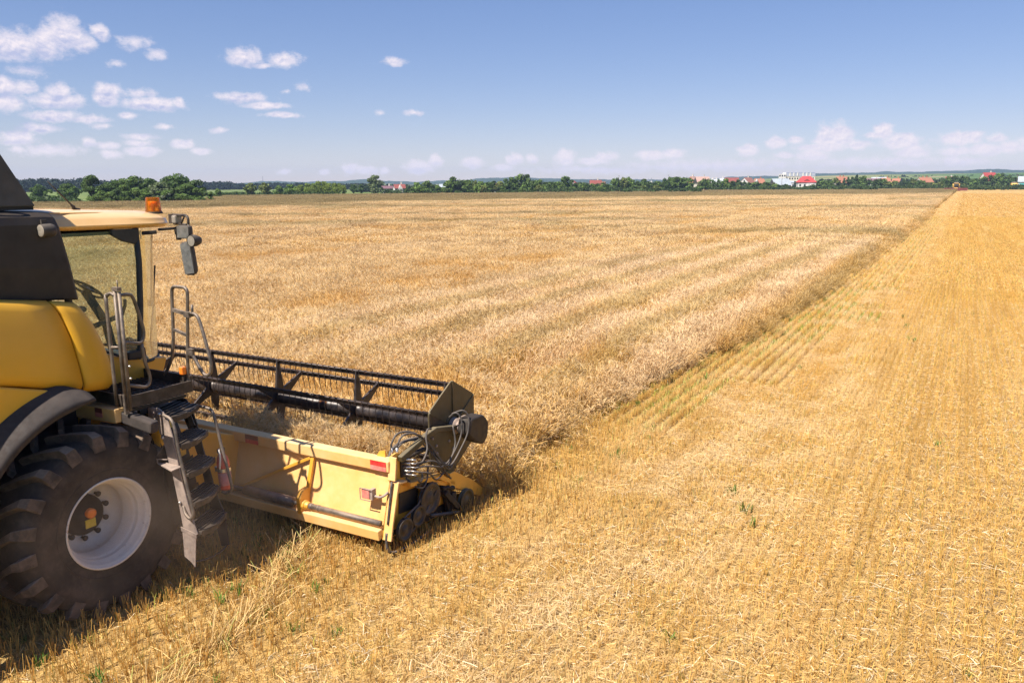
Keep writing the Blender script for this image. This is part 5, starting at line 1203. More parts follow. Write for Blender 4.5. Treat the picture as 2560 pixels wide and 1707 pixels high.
SEG = [(0, 215, 'above the cab roof aerial', 'trees in the meadow on the left'), (215, 505, 'in the leafy clump behind the orange beacon', 'trees in the leafy clump'), (505, 735, 'between the leafy clump and the weeping willows', 'bushes along the left field edge'),
       (735, 862, 'in the willow row', 'weeping willows'), (862, 1027, 'beside the red-roofed white house', 'trees around the white house'), (1027, 1117, 'just right of the red-roofed white house', 'trees around the white house'),
       (1117, 1260, 'at the left end of the long tree row', 'trees in the long row'), (1260, 1380, 'in the row below the highest blue hill', 'trees in the long row'), (1380, 1500, 'in the row up to the dark red roof', 'trees in the long row'), (1500, 1640, 'in the row after the dark red roof', 'trees in the long row'),
       (1640, 1772, 'in the row up to the pink-roofed house', 'trees in the long row'), (1772, 1885, 'in the row up to the white gabled house', 'trees in the long row'), (1885, 1990, 'in the row by the grey-roofed barn', 'trees in the long row'), (1990, 2050, 'by the bright red villa', 'trees in the long row'),
       (2050, 2165, 'in the row before the long silver roof', 'trees in the long row'), (2165, 2290, 'in the row under the silver roof', 'trees in the long row'), (2290, 2375, 'in the row left of the distant harvester', 'trees in the long row'), (2375, 2440, 'right behind the distant harvester', 'trees in the long row'), (2440, 2700, 'at the right end of the row', 'trees in the long row')]
ORD = ['first', 'second', 'third', 'fourth', 'fifth', 'sixth', 'seventh', 'eighth', 'ninth', 'tenth', 'eleventh', 'twelfth']
TREES = [(-122.8, 216.2, 3.2, 2.3, 'bush', 120),
(-123.2, 226.6, 4.8, 5.1, 'round', 170),
(-139.8, 240.9, 4.5, 4.7, 'dark', 95),
(-96.4, 187.2, 6.5, 4.4, 'tall', 229),
(-95.5, 191.5, 4.8, 3.4, 'dark', 262),
(-93.8, 193.8, 5.3, 4.2, 'dark', 292),
(-91.0, 183.6, 2.9, 3.6, 'bush', 268),
(-88.3, 191.2, 6.3, 4.9, 'round', 337),
(-87.2, 185.1, 4.3, 3.6, 'bush', 318),
(-83.3, 183.4, 3.1, 4.1, 'bush', 352),
(-80.7, 186.8, 4.8, 5.1, 'willow', 398),
(-81.0, 193.1, 6.3, 4.4, 'tall', 423),
(-77.3, 191.4, 6.7, 5.6, 'dark', 455),
(-73.6, 189.7, 5.4, 4.1, 'dark', 487),
(-76.2, 185.2, 3.6, 4.5, 'bush', 440),
(-77.4, 183.0, 2.7, 2.3, 'grey', 416),
(-93.9, 185.4, 3.1, 3.3, 'bush', 245),
(-89.8, 184.8, 3.4, 3.4, 'dark', 288),
(-83.4, 187.6, 3.6, 3.7, 'round', 372),
(-78.8, 183.9, 2.9, 3.1, 'bush', 405),
(-74.0, 186.5, 4.3, 4.0, 'round', 470),
(-71.2, 185.8, 3.5, 3.3, 'bush', 497),
(-92.1, 192.9, 5.7, 3.8, 'round', 305),
(-86.2, 194.6, 5.8, 4.2, 'tall', 375),
(-72.5, 195.5, 2.5, 2.1, 'bush', 522),
(-90.5, 250.5, 3.0, 2.5, 'light', 542),
(-104.7, 300.5, 1.5, 3.5, 'bush', 568),
(-101.6, 301.9, 2.1, 3.3, 'bush', 592),
(-97.0, 304.0, 4.7, 4.8, 'olive', 628),
(-93.5, 307.8, 4.8, 4.5, 'olive', 659),
(-88.2, 307.9, 3.8, 3.9, 'light', 694),
(-83.9, 309.8, 4.2, 4.0, 'light', 726),
(-80.4, 311.3, 4.3, 4.6, 'weep', 752),
(-77.5, 314.7, 4.9, 4.9, 'weep', 776),
(-74.0, 317.3, 5.7, 5.3, 'weep', 803),
(-69.8, 316.8, 5.0, 5.0, 'weep', 829),
(-66.9, 316.9, 4.7, 4.0, 'weep', 848),
(-73.3, 379.1, 4.4, 3.7, 'dark', 884),
(-72.0, 390.1, 4.1, 3.1, 'dark', 902),
(-55.2, 330.9, 7.5, 6.2, 'willow', 938),
(-41.5, 322.9, 3.0, 1.9, 'dark', 1016),
(-37.3, 323.6, 4.7, 3.5, 'light', 1043),
(-33.7, 324.1, 5.2, 4.5, 'round', 1066),
(-39.5, 323.2, 2.7, 2.2, 'bush', 1029),
(-35.3, 317.8, 3.3, 3.1, 'round', 1052),
(-29.7, 324.8, 3.6, 3.8, 'light', 1092),
(-27.2, 325.4, 2.7, 3.2, 'bush', 1108),
(-25.6, 325.4, 4.6, 4.7, 'light', 1118.0),
(-25.4, 318.9, 3.0, 2.3, 'bush', 1116.0),
(-23.4, 328.0, 5.8, 5.1, 'tall', 1133.0),
(-19.8, 330.0, 5.0, 4.8, 'round', 1156.0),
(-17.0, 325.8, 5.0, 4.1, 'round', 1172.0),
(-14.6, 336.5, 4.6, 3.5, 'olive', 1190.0),
(-13.5, 323.2, 3.4, 3.0, 'light', 1193.0),
(-12.3, 330.5, 4.3, 3.6, 'light', 1202.0),
(-11.6, 323.8, 2.9, 3.5, 'olive', 1205.0),
(-10.3, 333.5, 4.1, 4.8, 'round', 1215.0),
(-11.3, 323.9, 2.4, 2.4, 'olive', 1207.0),
(-7.7, 339.5, 4.4, 5.2, 'tall', 1232.0),
(-4.6, 334.9, 4.3, 4.7, 'olive', 1250.0),
(-4.2, 326.4, 3.3, 3.3, 'bush', 1252.0),
(-1.7, 335.0, 5.1, 3.8, 'dark', 1268.0),
(0.6, 342.6, 5.8, 4.7, 'round', 1282.0),
(3.9, 344.7, 6.7, 5.0, 'round', 1301.0),
(3.9, 331.7, 2.9, 3.8, 'bush', 1302.0),
(6.7, 344.9, 6.7, 4.0, 'tall', 1318.0),
(9.6, 342.5, 4.6, 3.8, 'round', 1335.0),
(12.1, 352.2, 5.0, 4.1, 'round', 1348.0),
(11.6, 339.3, 3.1, 3.1, 'olive', 1348.0),
(14.6, 350.2, 4.0, 3.4, 'tall', 1363.0),
(12.8, 340.5, 3.1, 2.9, 'light', 1355.0),
(17.2, 355.2, 4.3, 5.3, 'round', 1377.0),
(20.5, 357.3, 4.2, 5.1, 'light', 1395.0),
(23.4, 353.7, 6.2, 4.8, 'round', 1413.0),
(22.3, 349.3, 3.1, 2.5, 'bush', 1408.0),
(26.5, 360.1, 4.7, 4.7, 'tall', 1428.0),
(26.5, 353.2, 2.4, 4.1, 'light', 1431.0),
(29.4, 361.1, 4.1, 4.9, 'dark', 1444.0),
(32.9, 365.1, 3.7, 5.1, 'tall', 1462.0),
(30.8, 357.0, 3.2, 3.4, 'light', 1454.0),
(36.9, 370.4, 3.5, 3.3, 'light', 1481.0),
(39.6, 374.1, 3.4, 4.6, 'dark', 1494.0),
(38.7, 363.8, 2.4, 2.8, 'light', 1495.0),
(43.2, 375.1, 3.8, 5.2, 'dark', 1513.0),
(40.9, 365.7, 3.2, 3.0, 'light', 1506.0),
(46.8, 374.0, 5.3, 3.7, 'light', 1533.0),
(46.9, 370.7, 2.6, 3.5, 'bush', 1536.0),
(49.6, 377.7, 5.5, 4.0, 'dark', 1546.0),
(52.0, 378.4, 5.6, 3.8, 'olive', 1558.0),
(54.7, 381.9, 5.9, 3.8, 'light', 1570.0),
(54.3, 376.7, 1.9, 4.2, 'bush', 1572.0),
(58.4, 391.5, 4.8, 5.1, 'light', 1582.0),
(57.2, 379.0, 2.8, 3.8, 'bush', 1586.0),
(61.2, 389.8, 4.8, 3.7, 'dark', 1598.0),
(61.3, 382.2, 2.7, 4.3, 'olive', 1605.0),
(63.4, 389.3, 5.1, 4.4, 'tall', 1610.0),
(60.9, 381.8, 2.5, 3.4, 'bush', 1603.0),
(66.2, 392.5, 4.3, 3.9, 'round', 1622.0),
(67.9, 390.0, 4.3, 4.5, 'dark', 1633.0),
(68.7, 387.8, 2.2, 3.2, 'bush', 1639.0),
(70.9, 392.9, 4.2, 5.9, 'light', 1646.0),
(69.1, 388.2, 2.6, 4.1, 'olive', 1641.0),
(75.4, 399.4, 5.3, 4.4, 'dark', 1663.0),
(78.8, 401.7, 5.8, 4.5, 'round', 1678.0),
(82.8, 406.6, 6.1, 9.2, 'round', 1693.0),
(89.6, 414.4, 5.6, 9.4, 'round', 1719.0),
(87.4, 400.3, 2.4, 3.7, 'light', 1723.0),
(95.4, 410.3, 4.4, 4.0, 'round', 1752.0),
(100.0, 419.4, 5.2, 6.0, 'round', 1764.0),
(102.5, 413.8, 4.7, 4.2, 'tall', 1783.0),
(99.1, 405.6, 2.8, 3.1, 'bush', 1776.0),
(104.9, 411.5, 4.8, 4.3, 'tall', 1798.0),
(105.6, 408.5, 1.9, 2.8, 'bush', 1805.0),
(108.8, 414.8, 5.2, 4.3, 'light', 1813.0),
(112.1, 417.0, 4.6, 5.3, 'dark', 1826.0),
(117.8, 423.5, 4.8, 5.5, 'tall', 1845.0),
(115.4, 412.8, 2.6, 3.4, 'olive', 1848.0),
(120.4, 420.2, 3.9, 3.9, 'dark', 1862.0),
(125.8, 430.4, 3.6, 4.5, 'round', 1874.0),
(126.2, 421.0, 3.6, 4.7, 'round', 1889.0),
(129.4, 422.2, 3.2, 5.2, 'dark', 1903.0),
(130.1, 419.1, 2.5, 3.4, 'bush', 1911.0),
(133.8, 426.3, 4.0, 5.4, 'dark', 1918.0),
(130.6, 419.3, 1.8, 4.9, 'light', 1913.0),
(138.6, 430.7, 3.5, 4.0, 'olive', 1934.0),
(136.5, 421.8, 1.9, 4.8, 'olive', 1938.0),
(139.5, 426.9, 2.8, 6.5, 'light', 1944.0),
(138.7, 422.7, 1.7, 4.9, 'bush', 1947.0),
(146.2, 436.4, 3.0, 5.1, 'dark', 1961.0),
(150.6, 439.9, 1.8, 4.6, 'bush', 1976.0),
(144.3, 425.0, 2.4, 3.6, 'bush', 1970.0),
(150.0, 430.0, 1.5, 4.3, 'bush', 1989.0),
(153.6, 433.6, 1.7, 3.6, 'bush', 2000.0),
(159.7, 443.5, 2.4, 3.5, 'conifer', 2012.0),
(160.3, 438.8, 2.0, 3.8, 'conifer', 2023.0),
(155.5, 429.6, 1.9, 3.4, 'bush', 2016.0),
(161.4, 434.6, 2.3, 4.2, 'conifer', 2035.0),
(160.0, 431.4, 2.6, 3.6, 'bush', 2034.0),
(168.6, 447.5, 4.0, 5.0, 'tall', 2046.0),
(164.5, 433.2, 1.7, 4.3, 'light', 2052.0),
(171.2, 445.8, 4.5, 4.2, 'light', 2061.0),
(166.5, 434.0, 1.6, 3.0, 'bush', 2060.0),
(171.6, 439.0, 4.3, 5.8, 'round', 2075.0),
(170.8, 435.7, 2.7, 4.0, 'bush', 2077.0),
(179.3, 450.6, 5.4, 4.1, 'olive', 2089.0),
(175.1, 437.4, 2.5, 4.2, 'bush', 2094.0),
(181.4, 450.5, 4.5, 4.1, 'conifer', 2099.0),
(178.1, 438.6, 2.2, 4.8, 'olive', 2106.0),
(181.6, 444.9, 5.5, 3.3, 'conifer', 2110.0),
(179.9, 439.3, 2.0, 3.5, 'bush', 2113.0),
(187.1, 453.0, 5.9, 4.0, 'conifer', 2120.0),
(181.0, 439.7, 1.5, 3.7, 'bush', 2117.0),
(189.2, 452.3, 6.1, 4.2, 'conifer', 2131.0),
(186.1, 441.7, 2.1, 4.0, 'bush', 2137.0),
(190.2, 449.3, 6.8, 4.9, 'conifer', 2141.0),
(186.6, 441.9, 2.6, 5.0, 'bush', 2139.0),
(192.4, 446.8, 6.3, 5.2, 'round', 2156.0),
(191.0, 443.6, 2.1, 3.0, 'light', 2156.0),
(198.2, 452.5, 4.7, 4.1, 'conifer', 2171.0),
(204.1, 459.2, 5.1, 6.5, 'dark', 2184.0),
(208.1, 458.2, 5.0, 6.2, 'round', 2204.0),
(209.9, 454.3, 3.8, 6.8, 'olive', 2220.0),
(220.4, 467.1, 4.0, 4.9, 'round', 2240.0),
(223.5, 468.4, 3.9, 3.7, 'conifer', 2251.0),
(220.9, 458.6, 5.0, 3.8, 'conifer', 2260.0),
(227.9, 467.8, 3.9, 4.6, 'dark', 2271.0),
(224.0, 457.5, 2.1, 4.3, 'light', 2276.0),
(230.5, 467.9, 4.5, 5.0, 'olive', 2282.0),
(231.2, 463.4, 4.3, 4.1, 'tall', 2295.0),
(230.0, 460.1, 1.9, 3.4, 'light', 2297.0),
(234.6, 466.1, 4.4, 4.3, 'light', 2304.0),
(234.3, 462.0, 2.3, 5.4, 'bush', 2312.0),
(242.9, 476.1, 3.0, 5.9, 'round', 2318.0),
(242.0, 468.0, 3.3, 7.0, 'olive', 2332.0),
(238.4, 463.8, 1.7, 3.9, 'bush', 2326.0),
(251.1, 477.1, 3.5, 4.9, 'olive', 2351.0),
(246.9, 467.4, 1.5, 4.0, 'olive', 2355.0),
(255.3, 480.1, 5.0, 5.0, 'round', 2362.0),
(259.3, 482.7, 6.0, 4.8, 'round', 2373.0),
(252.6, 469.8, 2.1, 4.5, 'bush', 2374.0),
(259.7, 478.3, 6.7, 6.2, 'dark', 2385.0),
(254.0, 470.4, 2.2, 3.3, 'bush', 2379.0),
(265.5, 482.9, 6.7, 7.2, 'dark', 2399.0),
(270.5, 484.5, 6.0, 5.4, 'tall', 2416.0),
(262.7, 474.0, 2.5, 5.0, 'olive', 2408.0),
(277.4, 490.0, 4.7, 4.8, 'light', 2432.0),
(282.1, 492.8, 5.3, 6.0, 'dark', 2445.0),
(272.8, 478.1, 1.5, 4.6, 'bush', 2441.0),
(287.4, 495.3, 6.2, 4.7, 'light', 2461.0),
(288.5, 492.1, 6.6, 6.2, 'dark', 2473.0),
(280.5, 481.2, 2.0, 4.7, 'bush', 2466.0),
(292.5, 491.1, 7.4, 5.9, 'light', 2492.0),
(288.5, 484.5, 2.4, 3.6, 'olive', 2492.0),
(297.3, 494.4, 7.5, 7.1, 'tall', 2504.0),
(294.2, 486.8, 1.8, 3.6, 'bush', 2510.0),
(303.5, 496.6, 6.7, 4.5, 'dark', 2524.0),
(310.6, 502.9, 5.8, 7.8, 'round', 2537.0),
(311.1, 496.2, 5.9, 5.6, 'tall', 2556.0),
(308.1, 492.2, 1.8, 5.2, 'light', 2554.0)]
TREES.sort(key=lambda t: t[5])
tot = {}; cnt = {}
def seg_of(px):
    for i, s_ in enumerate(SEG):
        if s_[0] <= px < s_[1]: return i
    return len(SEG) - 1
for t in TREES: tot[(seg_of(t[5]), t[4])] = tot.get((seg_of(t[5]), t[4]), 0) + 1
g = np.random.default_rng(4)
for (x, y, h, w, kd, px) in TREES:
    i = seg_of(px); key = (i, kd); cnt[key] = cnt.get(key, 0) + 1
    big = 1 if px < 510 or kd in ('weep',) or (900 < px < 960) else 0
    vs_ = [k_ for k_ in PRO if k_[0] == kd and k_[1] == big]; cm, tm = PRO[vs_[int(g.integers(0, len(vs_)))]]
    if tot[key] == 1: lab = 'the only %s %s' % (ADJ[kd], SEG[i][2])
    else: lab = '%s %s from the left %s' % (ORD[min(cnt[key] - 1, 11)], ADJ[kd], SEG[i][2])
    o = tag(empty(NAMES[kd], (x, y, 0), float(g.uniform(0, 6.28))), lab, CAT[NAMES[kd]], SEG[i][3])
    dx = max(w, 1.2) * (1.5 if 200 < px < 510 else 1.35); o.scale = (dx, dx, h * (1.20 if px > 1117 else (1.0 if px < 510 else 1.04)))
    for nm, me in (('crown', cm), ('trunk', tm)):
        c_ = bpy.data.objects.new(nm, me); c_.parent = o; col.objects.link(c_)

def wood(name, label, spec, seed, colr):
    """a far wood that reads as one mass: (azimuth from, to, distance, height, crown width, count)"""
    g = np.random.default_rng(seed); rb = Rib()
    for a0, a1, d0, h, w, n in spec:
        az_ = g.uniform(a0, a1, n); d = d0 + g.uniform(0, 60, n)
        for a, dd in zip(az_, d):
            hh = h * g.uniform(.72, 1.05); k = 70
            c = np.array([dd * math.sin(R(a)), dd * math.cos(R(a)), 0.0])
            P = g.normal(0, 1, (k, 3)); P /= np.linalg.norm(P, axis=1)[:, None]; P *= g.uniform(.5, 1, (k, 1)) ** .5
            P = c + P * [w * .5, w * .5, hh * .5] + [0, 0, hh * .5]
            aa = g.normal(0, 1, (k, 3)); aa /= np.linalg.norm(aa, axis=1)[:, None]; bb = np.cross(aa, g.normal(0, 1, (k, 3))); bb /= np.linalg.norm(bb, axis=1)[:, None]
            s_ = w * .12 * g.uniform(.5, 1.3, (k, 1))
            rb.v.append(np.stack([P - aa * s_, P - bb * s_ * .7, P + aa * s_, P + bb * s_ * .7], 1).reshape(-1, 3)); rb.q.append(rb.n + np.arange(k * 4).reshape(-1, 4)); rb.n += k * 4
            rb.c.append(np.repeat(np.array(colr) * g.uniform(.6, 1.4, (k, 1)) * g.uniform(.8, 1.2), 4, 0))
    tag(link_mesh(name, rb.mesh(name), leaf_m), label, 'wood', kind='stuff')
wood("far_forest", 'dark far forest along the left horizon', [(-34, -27.4, 640, 9.5, 7, 160), (-27.6, -23.5, 640, 8.2, 7, 110), (-24, -19, 760, 7.5, 7, 150), (-19, -14.2, 800, 6.2, 8, 110), (-15, -9.5, 700, 5.2, 8, 110)], 3, (.020, .038, .020))
wood("village_greenery", 'dark greenery between the far village houses', [(-11, -5, 440, 4.2, 6, 60), (-5, 12, 470, 4.5, 7, 130), (12, 20, 560, 5.0, 7, 70), (19, 33, 640, 6.5, 8, 130), (21, 33, 860, 7.5, 11, 60), (24, 33, 1150, 13, 18, 40)], 8, (.034, .060, .022))
wood("undergrowth", 'low scrub and nettles along the far field edge', [(-20.5, -12, 292, 1.7, 3, 60), (-9, 13, 318, 2.0, 3.5, 150), (-4.5, 10, 340, 2.6, 4, 120), (12, 24, 402, 2.3, 3.5, 140), (20, 33.5, 462, 2.7, 4, 190), (29, 34, 496, 2.2, 4, 60), (-33, -29, 215, 1.6, 3, 30), (-30, -23, 200, 1.5, 3, 24)], 12, (.060, .098, .026))

# ------------------------------------------------------------------ far village
def plain(name, c, rough=.8, var=.12, scale=.6): return paint(name, c, rough, var=var, dust=.1, dust_up=.0, dustc=tuple(x * .7 for x in c), scale=scale)
RC = dict(pink=plain('pink_tiles', (.44, .28, .23)), darkred=plain('dark_red_tiles', (.22, .06, .05)), red=plain('red_tiles', (.34, .055, .05)), bright=plain('bright_red_tiles', (.50, .05, .05)), orange=plain('orange_tiles', (.34, .145, .09)), grey=plain('grey_sheet_roof', (.36, .40, .44), .45), silver=plain('silver_sheet_roof', (.42, .45, .48), .5), brown=plain('brown_tiles', (.27, .12, .09)), purple=plain('plum_tiles', (.17, .09, .11)), slate=plain('slate_roof', (.17, .19, .24), .5), teal=plain('teal_sheet', (.08, .38, .40), .5))
WC = dict(white=plain('white_render', (.60, .58, .55)), cream=plain('cream_render', (.56, .51, .42)), brick=plain('brick_wall', (.45, .20, .11)), dark=plain('dark_timber_gable', (.07, .06, .055)), pale=plain('pale_render', (.62, .58, .52)))
win_m = paint('window_glass', (.03, .035, .045), .15, var=.2, dust=0, dust_up=0)
def box_mesh(c, d, mat):
    q = MB(); q.box(c, d); return q
def house(name, label, cat, x, y, w, top_, eave, roof, wall, d=None, turn=0.0, hip=False, gable_wall=None, chim=1, base=0.0, wins=True):
    """w across the view, ridge along local X"""
    az_ = math.atan2(x, y); o = tag(empty(name, (x, y, base), -az_ + R(turn)), label, cat)
    d = d or w * .75; e = eave - base; t = top_ - base; hx, hy = w / 2, d / 2
    q = MB(); q.box((0, 0, e / 2), (w * .94, d * .9, e))
    if not hip:
        for s_ in (-1, 1): q.prism([(-hy * .9, e), (hy * .9, e), (0, t - .12)], 'X', s_ * hx * .94 - .06, s_ * hx * .94 + .06)
    q.build('wall', WC[wall], o)
    if gable_wall:
        q = MB()
        for s_ in (-1, 1): q.prism([(-hy * .88, e + .05), (hy * .88, e + .05), (0, t - .2)], 'X', s_ * hx * .94 + s_ * .07, s_ * hx * .94 + s_ * .12)
        q.build('gable', WC[gable_wall], o)
    q = MB(); th = .14
    if hip:
        r_ = .42
        A = [(-hx, -hy, e), (hx, -hy, e), (hx, hy, e), (-hx, hy, e)]; Bt = [(-hx * r_, -.05, t), (hx * r_, -.05, t), (hx * r_, .05, t), (-hx * r_, .05, t)]
        q.loft([A, Bt]); q.box((0, 0, e - .08), (w * 1.0, d * 1.0, .16))
    else:
        for s_ in (-1, 1): q.prism([(s_ * hy * 1.05, e - .1), (0, t), (0, t - th - .05), (s_ * hy * 1.05, e - .1 - th)], 'X', -hx, hx)
    rf_ = q.build('roof', RC[roof], o)
    for i in range(chim):
        q = MB(); q.box((hx * (.35 - .6 * i), hy * .12, t + .25), (.55, .55, 1.3)); q.box((hx * (.35 - .6 * i), hy * .12, t + .93), (.68, .68, .12)); q.build('chimney', WC['brick' if roof in ('orange',) else 'pale'], rf_)
    if wins and e > 2:
        n = max(2, int(w / 2.4))
        for i in range(n):
            q = MB(); q.box((-w * .36 + w * .72 * i / (n - 1), -d * .45 - .02, e * .62), (.9, .10, 1.1)); q.build('window', win_m, o)
        q = MB(); q.box((w * .05, -d * .45 - .03, 1.0), (.95, .1, 2.0)); q.build('door', RC['brown'], o)
        if not hip:
            for s_ in (-1, 1):
                q = MB(); q.box((s_ * (hx * .94 + .13), 0, e + (t - e) * .35), (.06, .8, .9)); q.build('window', win_m, o)
    return o
H = 'house'
house('pink_roofed_house', 'pale brick house with large faded pink roof and dark gable', H, 99.5, 425.5, 7.6, 7.3, 3.7, 'pink', 'cream', 7, 24, gable_wall='dark')
house('pink_roofed_house', 'smaller pink-roofed house against the left side of the larger pink roof', H, 95.8, 431.0, 4.4, 7.6, 4.6, 'pink', 'brick', 6, 62)
house('silver_roofed_shed', 'low white shed with pale silver roof right of the pink roofs', 'shed', 109.0, 438.5, 6.4, 6.1, 4.2, 'silver', 'white', 8, 0, chim=2)
house('white_house', 'small white house end behind the silver shed and brown-red roof', H, 115.2, 446.0, 2.6, 6.6, 4.6, 'silver', 'white', 5, 0, chim=1, wins=False)
house('dark_red_roofed_house', 'house with broad dark red roof and black ridge between shed and white gable', H, 118.3, 437.9, 7.4, 6.8, 4.0, 'darkred', 'pale', 8, 6, chim=0)
house('white_gabled_house', 'white gabled house with brown roof and white chimney', H, 129.5, 446.9, 6.8, 6.9, 4.1, 'brown', 'white', 6, 58, chim=1)
o = house('orange_roofed_house', 'orange-roofed house with a small white turret beside the brown roof', H, 138.1, 454.7, 5.6, 6.3, 3.9, 'orange', 'cream', 6, 20)
q = MB(); q.lathe([(0, .9), (4.6, .9), (4.6, 1.15), (6.2, .02)], (-2.2, -2.6, 0), 10, 'Z'); q.build('turret', WC['white'], o)
house('grey_roofed_barn', 'brick barn with pale grey roof and dark gable below the apartment block', 'barn', 145.2, 440.2, 9.6, 6.2, 2.9, 'grey', 'brick', 8, 26, gable_wall='dark', chim=0)
o = house('red_roofed_villa', 'white villa with bright red hipped roof in front of the apartment block', 'villa', 161.5, 446.6, 9.8, 7.5, 4.3, 'bright', 'white', 8.5, 8, hip=True, chim=1)
q = MB(); q.prism([(-1.6, 5.1), (0, 6.1), (1.6, 5.1)], 'Y', -3.6, -1.0); q.build('dormer', RC['darkred'], o)
q = MB(); q.box((2.0, -4.4, 1.5), (3.4, 1.4, 3.0)); q.build('porch', WC['white'], o)
house('white_annexe', 'little white building between the grey barn and the red villa', H, 153.7, 447.5, 2.8, 5.0, 4.2, 'grey', 'white', 4, 0, chim=0)
house('orange_roofed_house', 'orange-roofed house with two brick chimneys right of the red villa', H, 192.5, 475.4, 6.8, 7.3, 4.0, 'orange', 'cream', 7, 28, chim=2)
house('plum_roofed_house', 'house with dull plum roof and white chimney under the silver roof', H, 215.0, 483.4, 8.0, 6.3, 4.4, 'purple', 'pale', 8, 8)
house('silver_roofed_hall', 'long hall with white silver roof behind the plum roof', 'hall', 231.9, 514.6, 9.0, 7.2, 5.0, 'silver', 'white', 10, 4, chim=0)
house('orange_roofed_house', 'wide orange roof immediately right of the silver hall', H, 219.6, 478.4, 5.0, 6.5, 4.0, 'orange', 'cream', 7, 10)
house('orange_roofed_house', 'second orange roof further right of the silver hall, lower', H, 227.0, 480.5, 4.6, 6.2, 3.9, 'orange', 'cream', 6, -12)
house('orange_roofed_house', 'orange-roofed house with white gable left of the distant harvester', H, 250.3, 493.9, 8.0, 6.7, 4.0, 'orange', 'white', 7, 32, chim=2)
house('red_roofed_house', 'small red roof above the trees left of the distant harvester', H, 277.7, 516.7, 4.9, 7.3, 5.4, 'red', 'white', 6, 10)
house('red_roofed_house', 'small red roof just right of the distant harvester', H, 289.8, 521.4, 3.8, 6.6, 4.6, 'red', 'white', 6, -10)
o = house('red_roofed_house', 'big house with steep red roofs and two white gables at the right', H, 294.0, 502.6, 8.2, 9.6, 4.6, 'red', 'white', 8, 38)
q = MB(); q.prism([(-2.4, 4.2), (2.4, 4.2), (0, 7.9)], 'Y', -6.4, -1.0); q.box((0, -3.4, 2.1), (4.6, 5.2, 4.2)); q.build('wing', WC['white'], o)
q = MB()
for s_ in (-1, 1): q.prism([(s_ * 2.7, 4.0), (0, 8.15), (0, 7.95), (s_ * 2.7, 3.8)], 'Y', -6.7, -.5)
q.build('wing_roof', RC['red'], o)
o = house('grey_roofed_shed', 'grey-roofed shed with teal doors at the right edge of the view', 'shed', 311.6, 495.0, 7.0, 7.2, 4.0, 'grey', 'pale', 8, 0, chim=0, wins=False)
q = MB(); q.box((-1.2, -3.7, 1.5), (2.6, .12, 3.0)); q.build('door', RC['teal'], o)
house('dark_red_roofed_house', 'dark red roof rising over the middle of the tree row', H, 40.3, 389.8, 5.8, 5.7, 3.4, 'darkred', 'pale', 6, 6, chim=1)
house('orange_roofed_house', 'orange roof peeping out beside the lone dark red roof', H, 44.6, 397.8, 2.7, 4.9, 3.4, 'orange', 'cream', 5, 12, chim=0)
house('dark_red_roofed_house', 'small dark red gable left of the larger lone dark red roof', H, 30.3, 400.4, 2.6, 5.5, 4.0, 'darkred', 'pale', 5, 60, chim=0)
house('orange_roofed_house', 'tiny orange roof in the left part of the tree row', H, -6.3, 362.9, 2.4, 4.3, 3.2, 'orange', 'white', 5, 0, chim=0)
house('white_house', 'tiny white-walled house above the left part of the tree row', H, -.6, 394.7, 3.0, 5.3, 4.4, 'silver', 'white', 5, 0, chim=0)
house('white_house', 'white house with grey roof half hidden by the pale bushes', H, -28.2, 333.3, 2.6, 4.2, 3.0, 'grey', 'white', 5, 0, chim=0)
o = house('white_house', 'white house with red roof and round-topped gable left of the bushes', H, -48.4, 352.4, 5.0, 4.2, 2.6, 'darkred', 'white', 6, 8, chim=1)
q = MB(); q.prism([(-1.0, 2.2), (1.0, 2.2), (0, 4.0)], 'Y', -3.4, -1.5); q.box((0, -2.4, 1.1), (2.0, 1.8, 2.2)); q.build('gable_bay', WC['white'], o)
house('white_house', 'long white house with dark roof left of the round-topped gable', H, -55.9, 366.7, 5.2, 3.5, 2.5, 'purple', 'white', 6, 0, chim=1)
house('pink_roofed_house', 'pink roof glimpsed through a gap in the leafy clump', H, -131.5, 266, 2.6, 3.9, 2.9, 'pink', 'white', 5, 0, chim=0)
# church towers
o = tag(empty('church', (87.2, 512.5, 0), -.168), 'small white church with two thin dark spires beyond the tree row', 'church')
q = MB(); q.box((0, 0, 2), (4, 8, 4.0)); q.prism([(-2, 4), (2, 4), (0, 5.2)], 'Y', -4, 4); q.build('nave', WC['white'], o)
for x_, h_ in ((-1.1, 7.0), (.9, 7.6)):
    q = MB(); q.box((x_, -3.6, 2.7), (.9, .9, 5.4)); tw_ = q.build('tower', WC['white'], o)
    q = MB(); q.lathe([(5.4, .6), (5.8, .35), (6.3, .28), (h_, .02)], (x_, -3.6, 0), 8, 'Z'); q.build('spire', RC['slate'], tw_)
# apartment block
ab = tag(empty('apartment_block', (204.0, 583.4, 0), -.34), 'long white apartment block with slate mansard roof and white dormers', 'apartment block')
q = MB(); q.box((2.5, 0, 4.2), (19.5, 9, 8.4)); q.build('wall', WC['cream'], ab)
q = MB(); q.box((-9.6, -.5, 5.0), (5.0, 10, 10.0)); q.box((-8.4, 0, 5.6), (2.4, 8, 11.2)); q.build('end_block', WC['white'], ab)
q = MB(); q.loft([[(-7.2, -4.7, 8.4), (12.4, -4.7, 8.4), (12.4, 4.7, 8.4), (-7.2, 4.7, 8.4)], [(-7.0, -3.9, 10.6), (12.2, -3.9, 10.6), (12.2, 3.9, 10.6), (-7.0, 3.9, 10.6)], [(-6.8, -.5, 11.1), (12.0, -.5, 11.1), (12.0, .5, 11.1), (-6.8, .5, 11.1)]]); rf_ = q.build('mansard_roof', RC['slate'], ab)
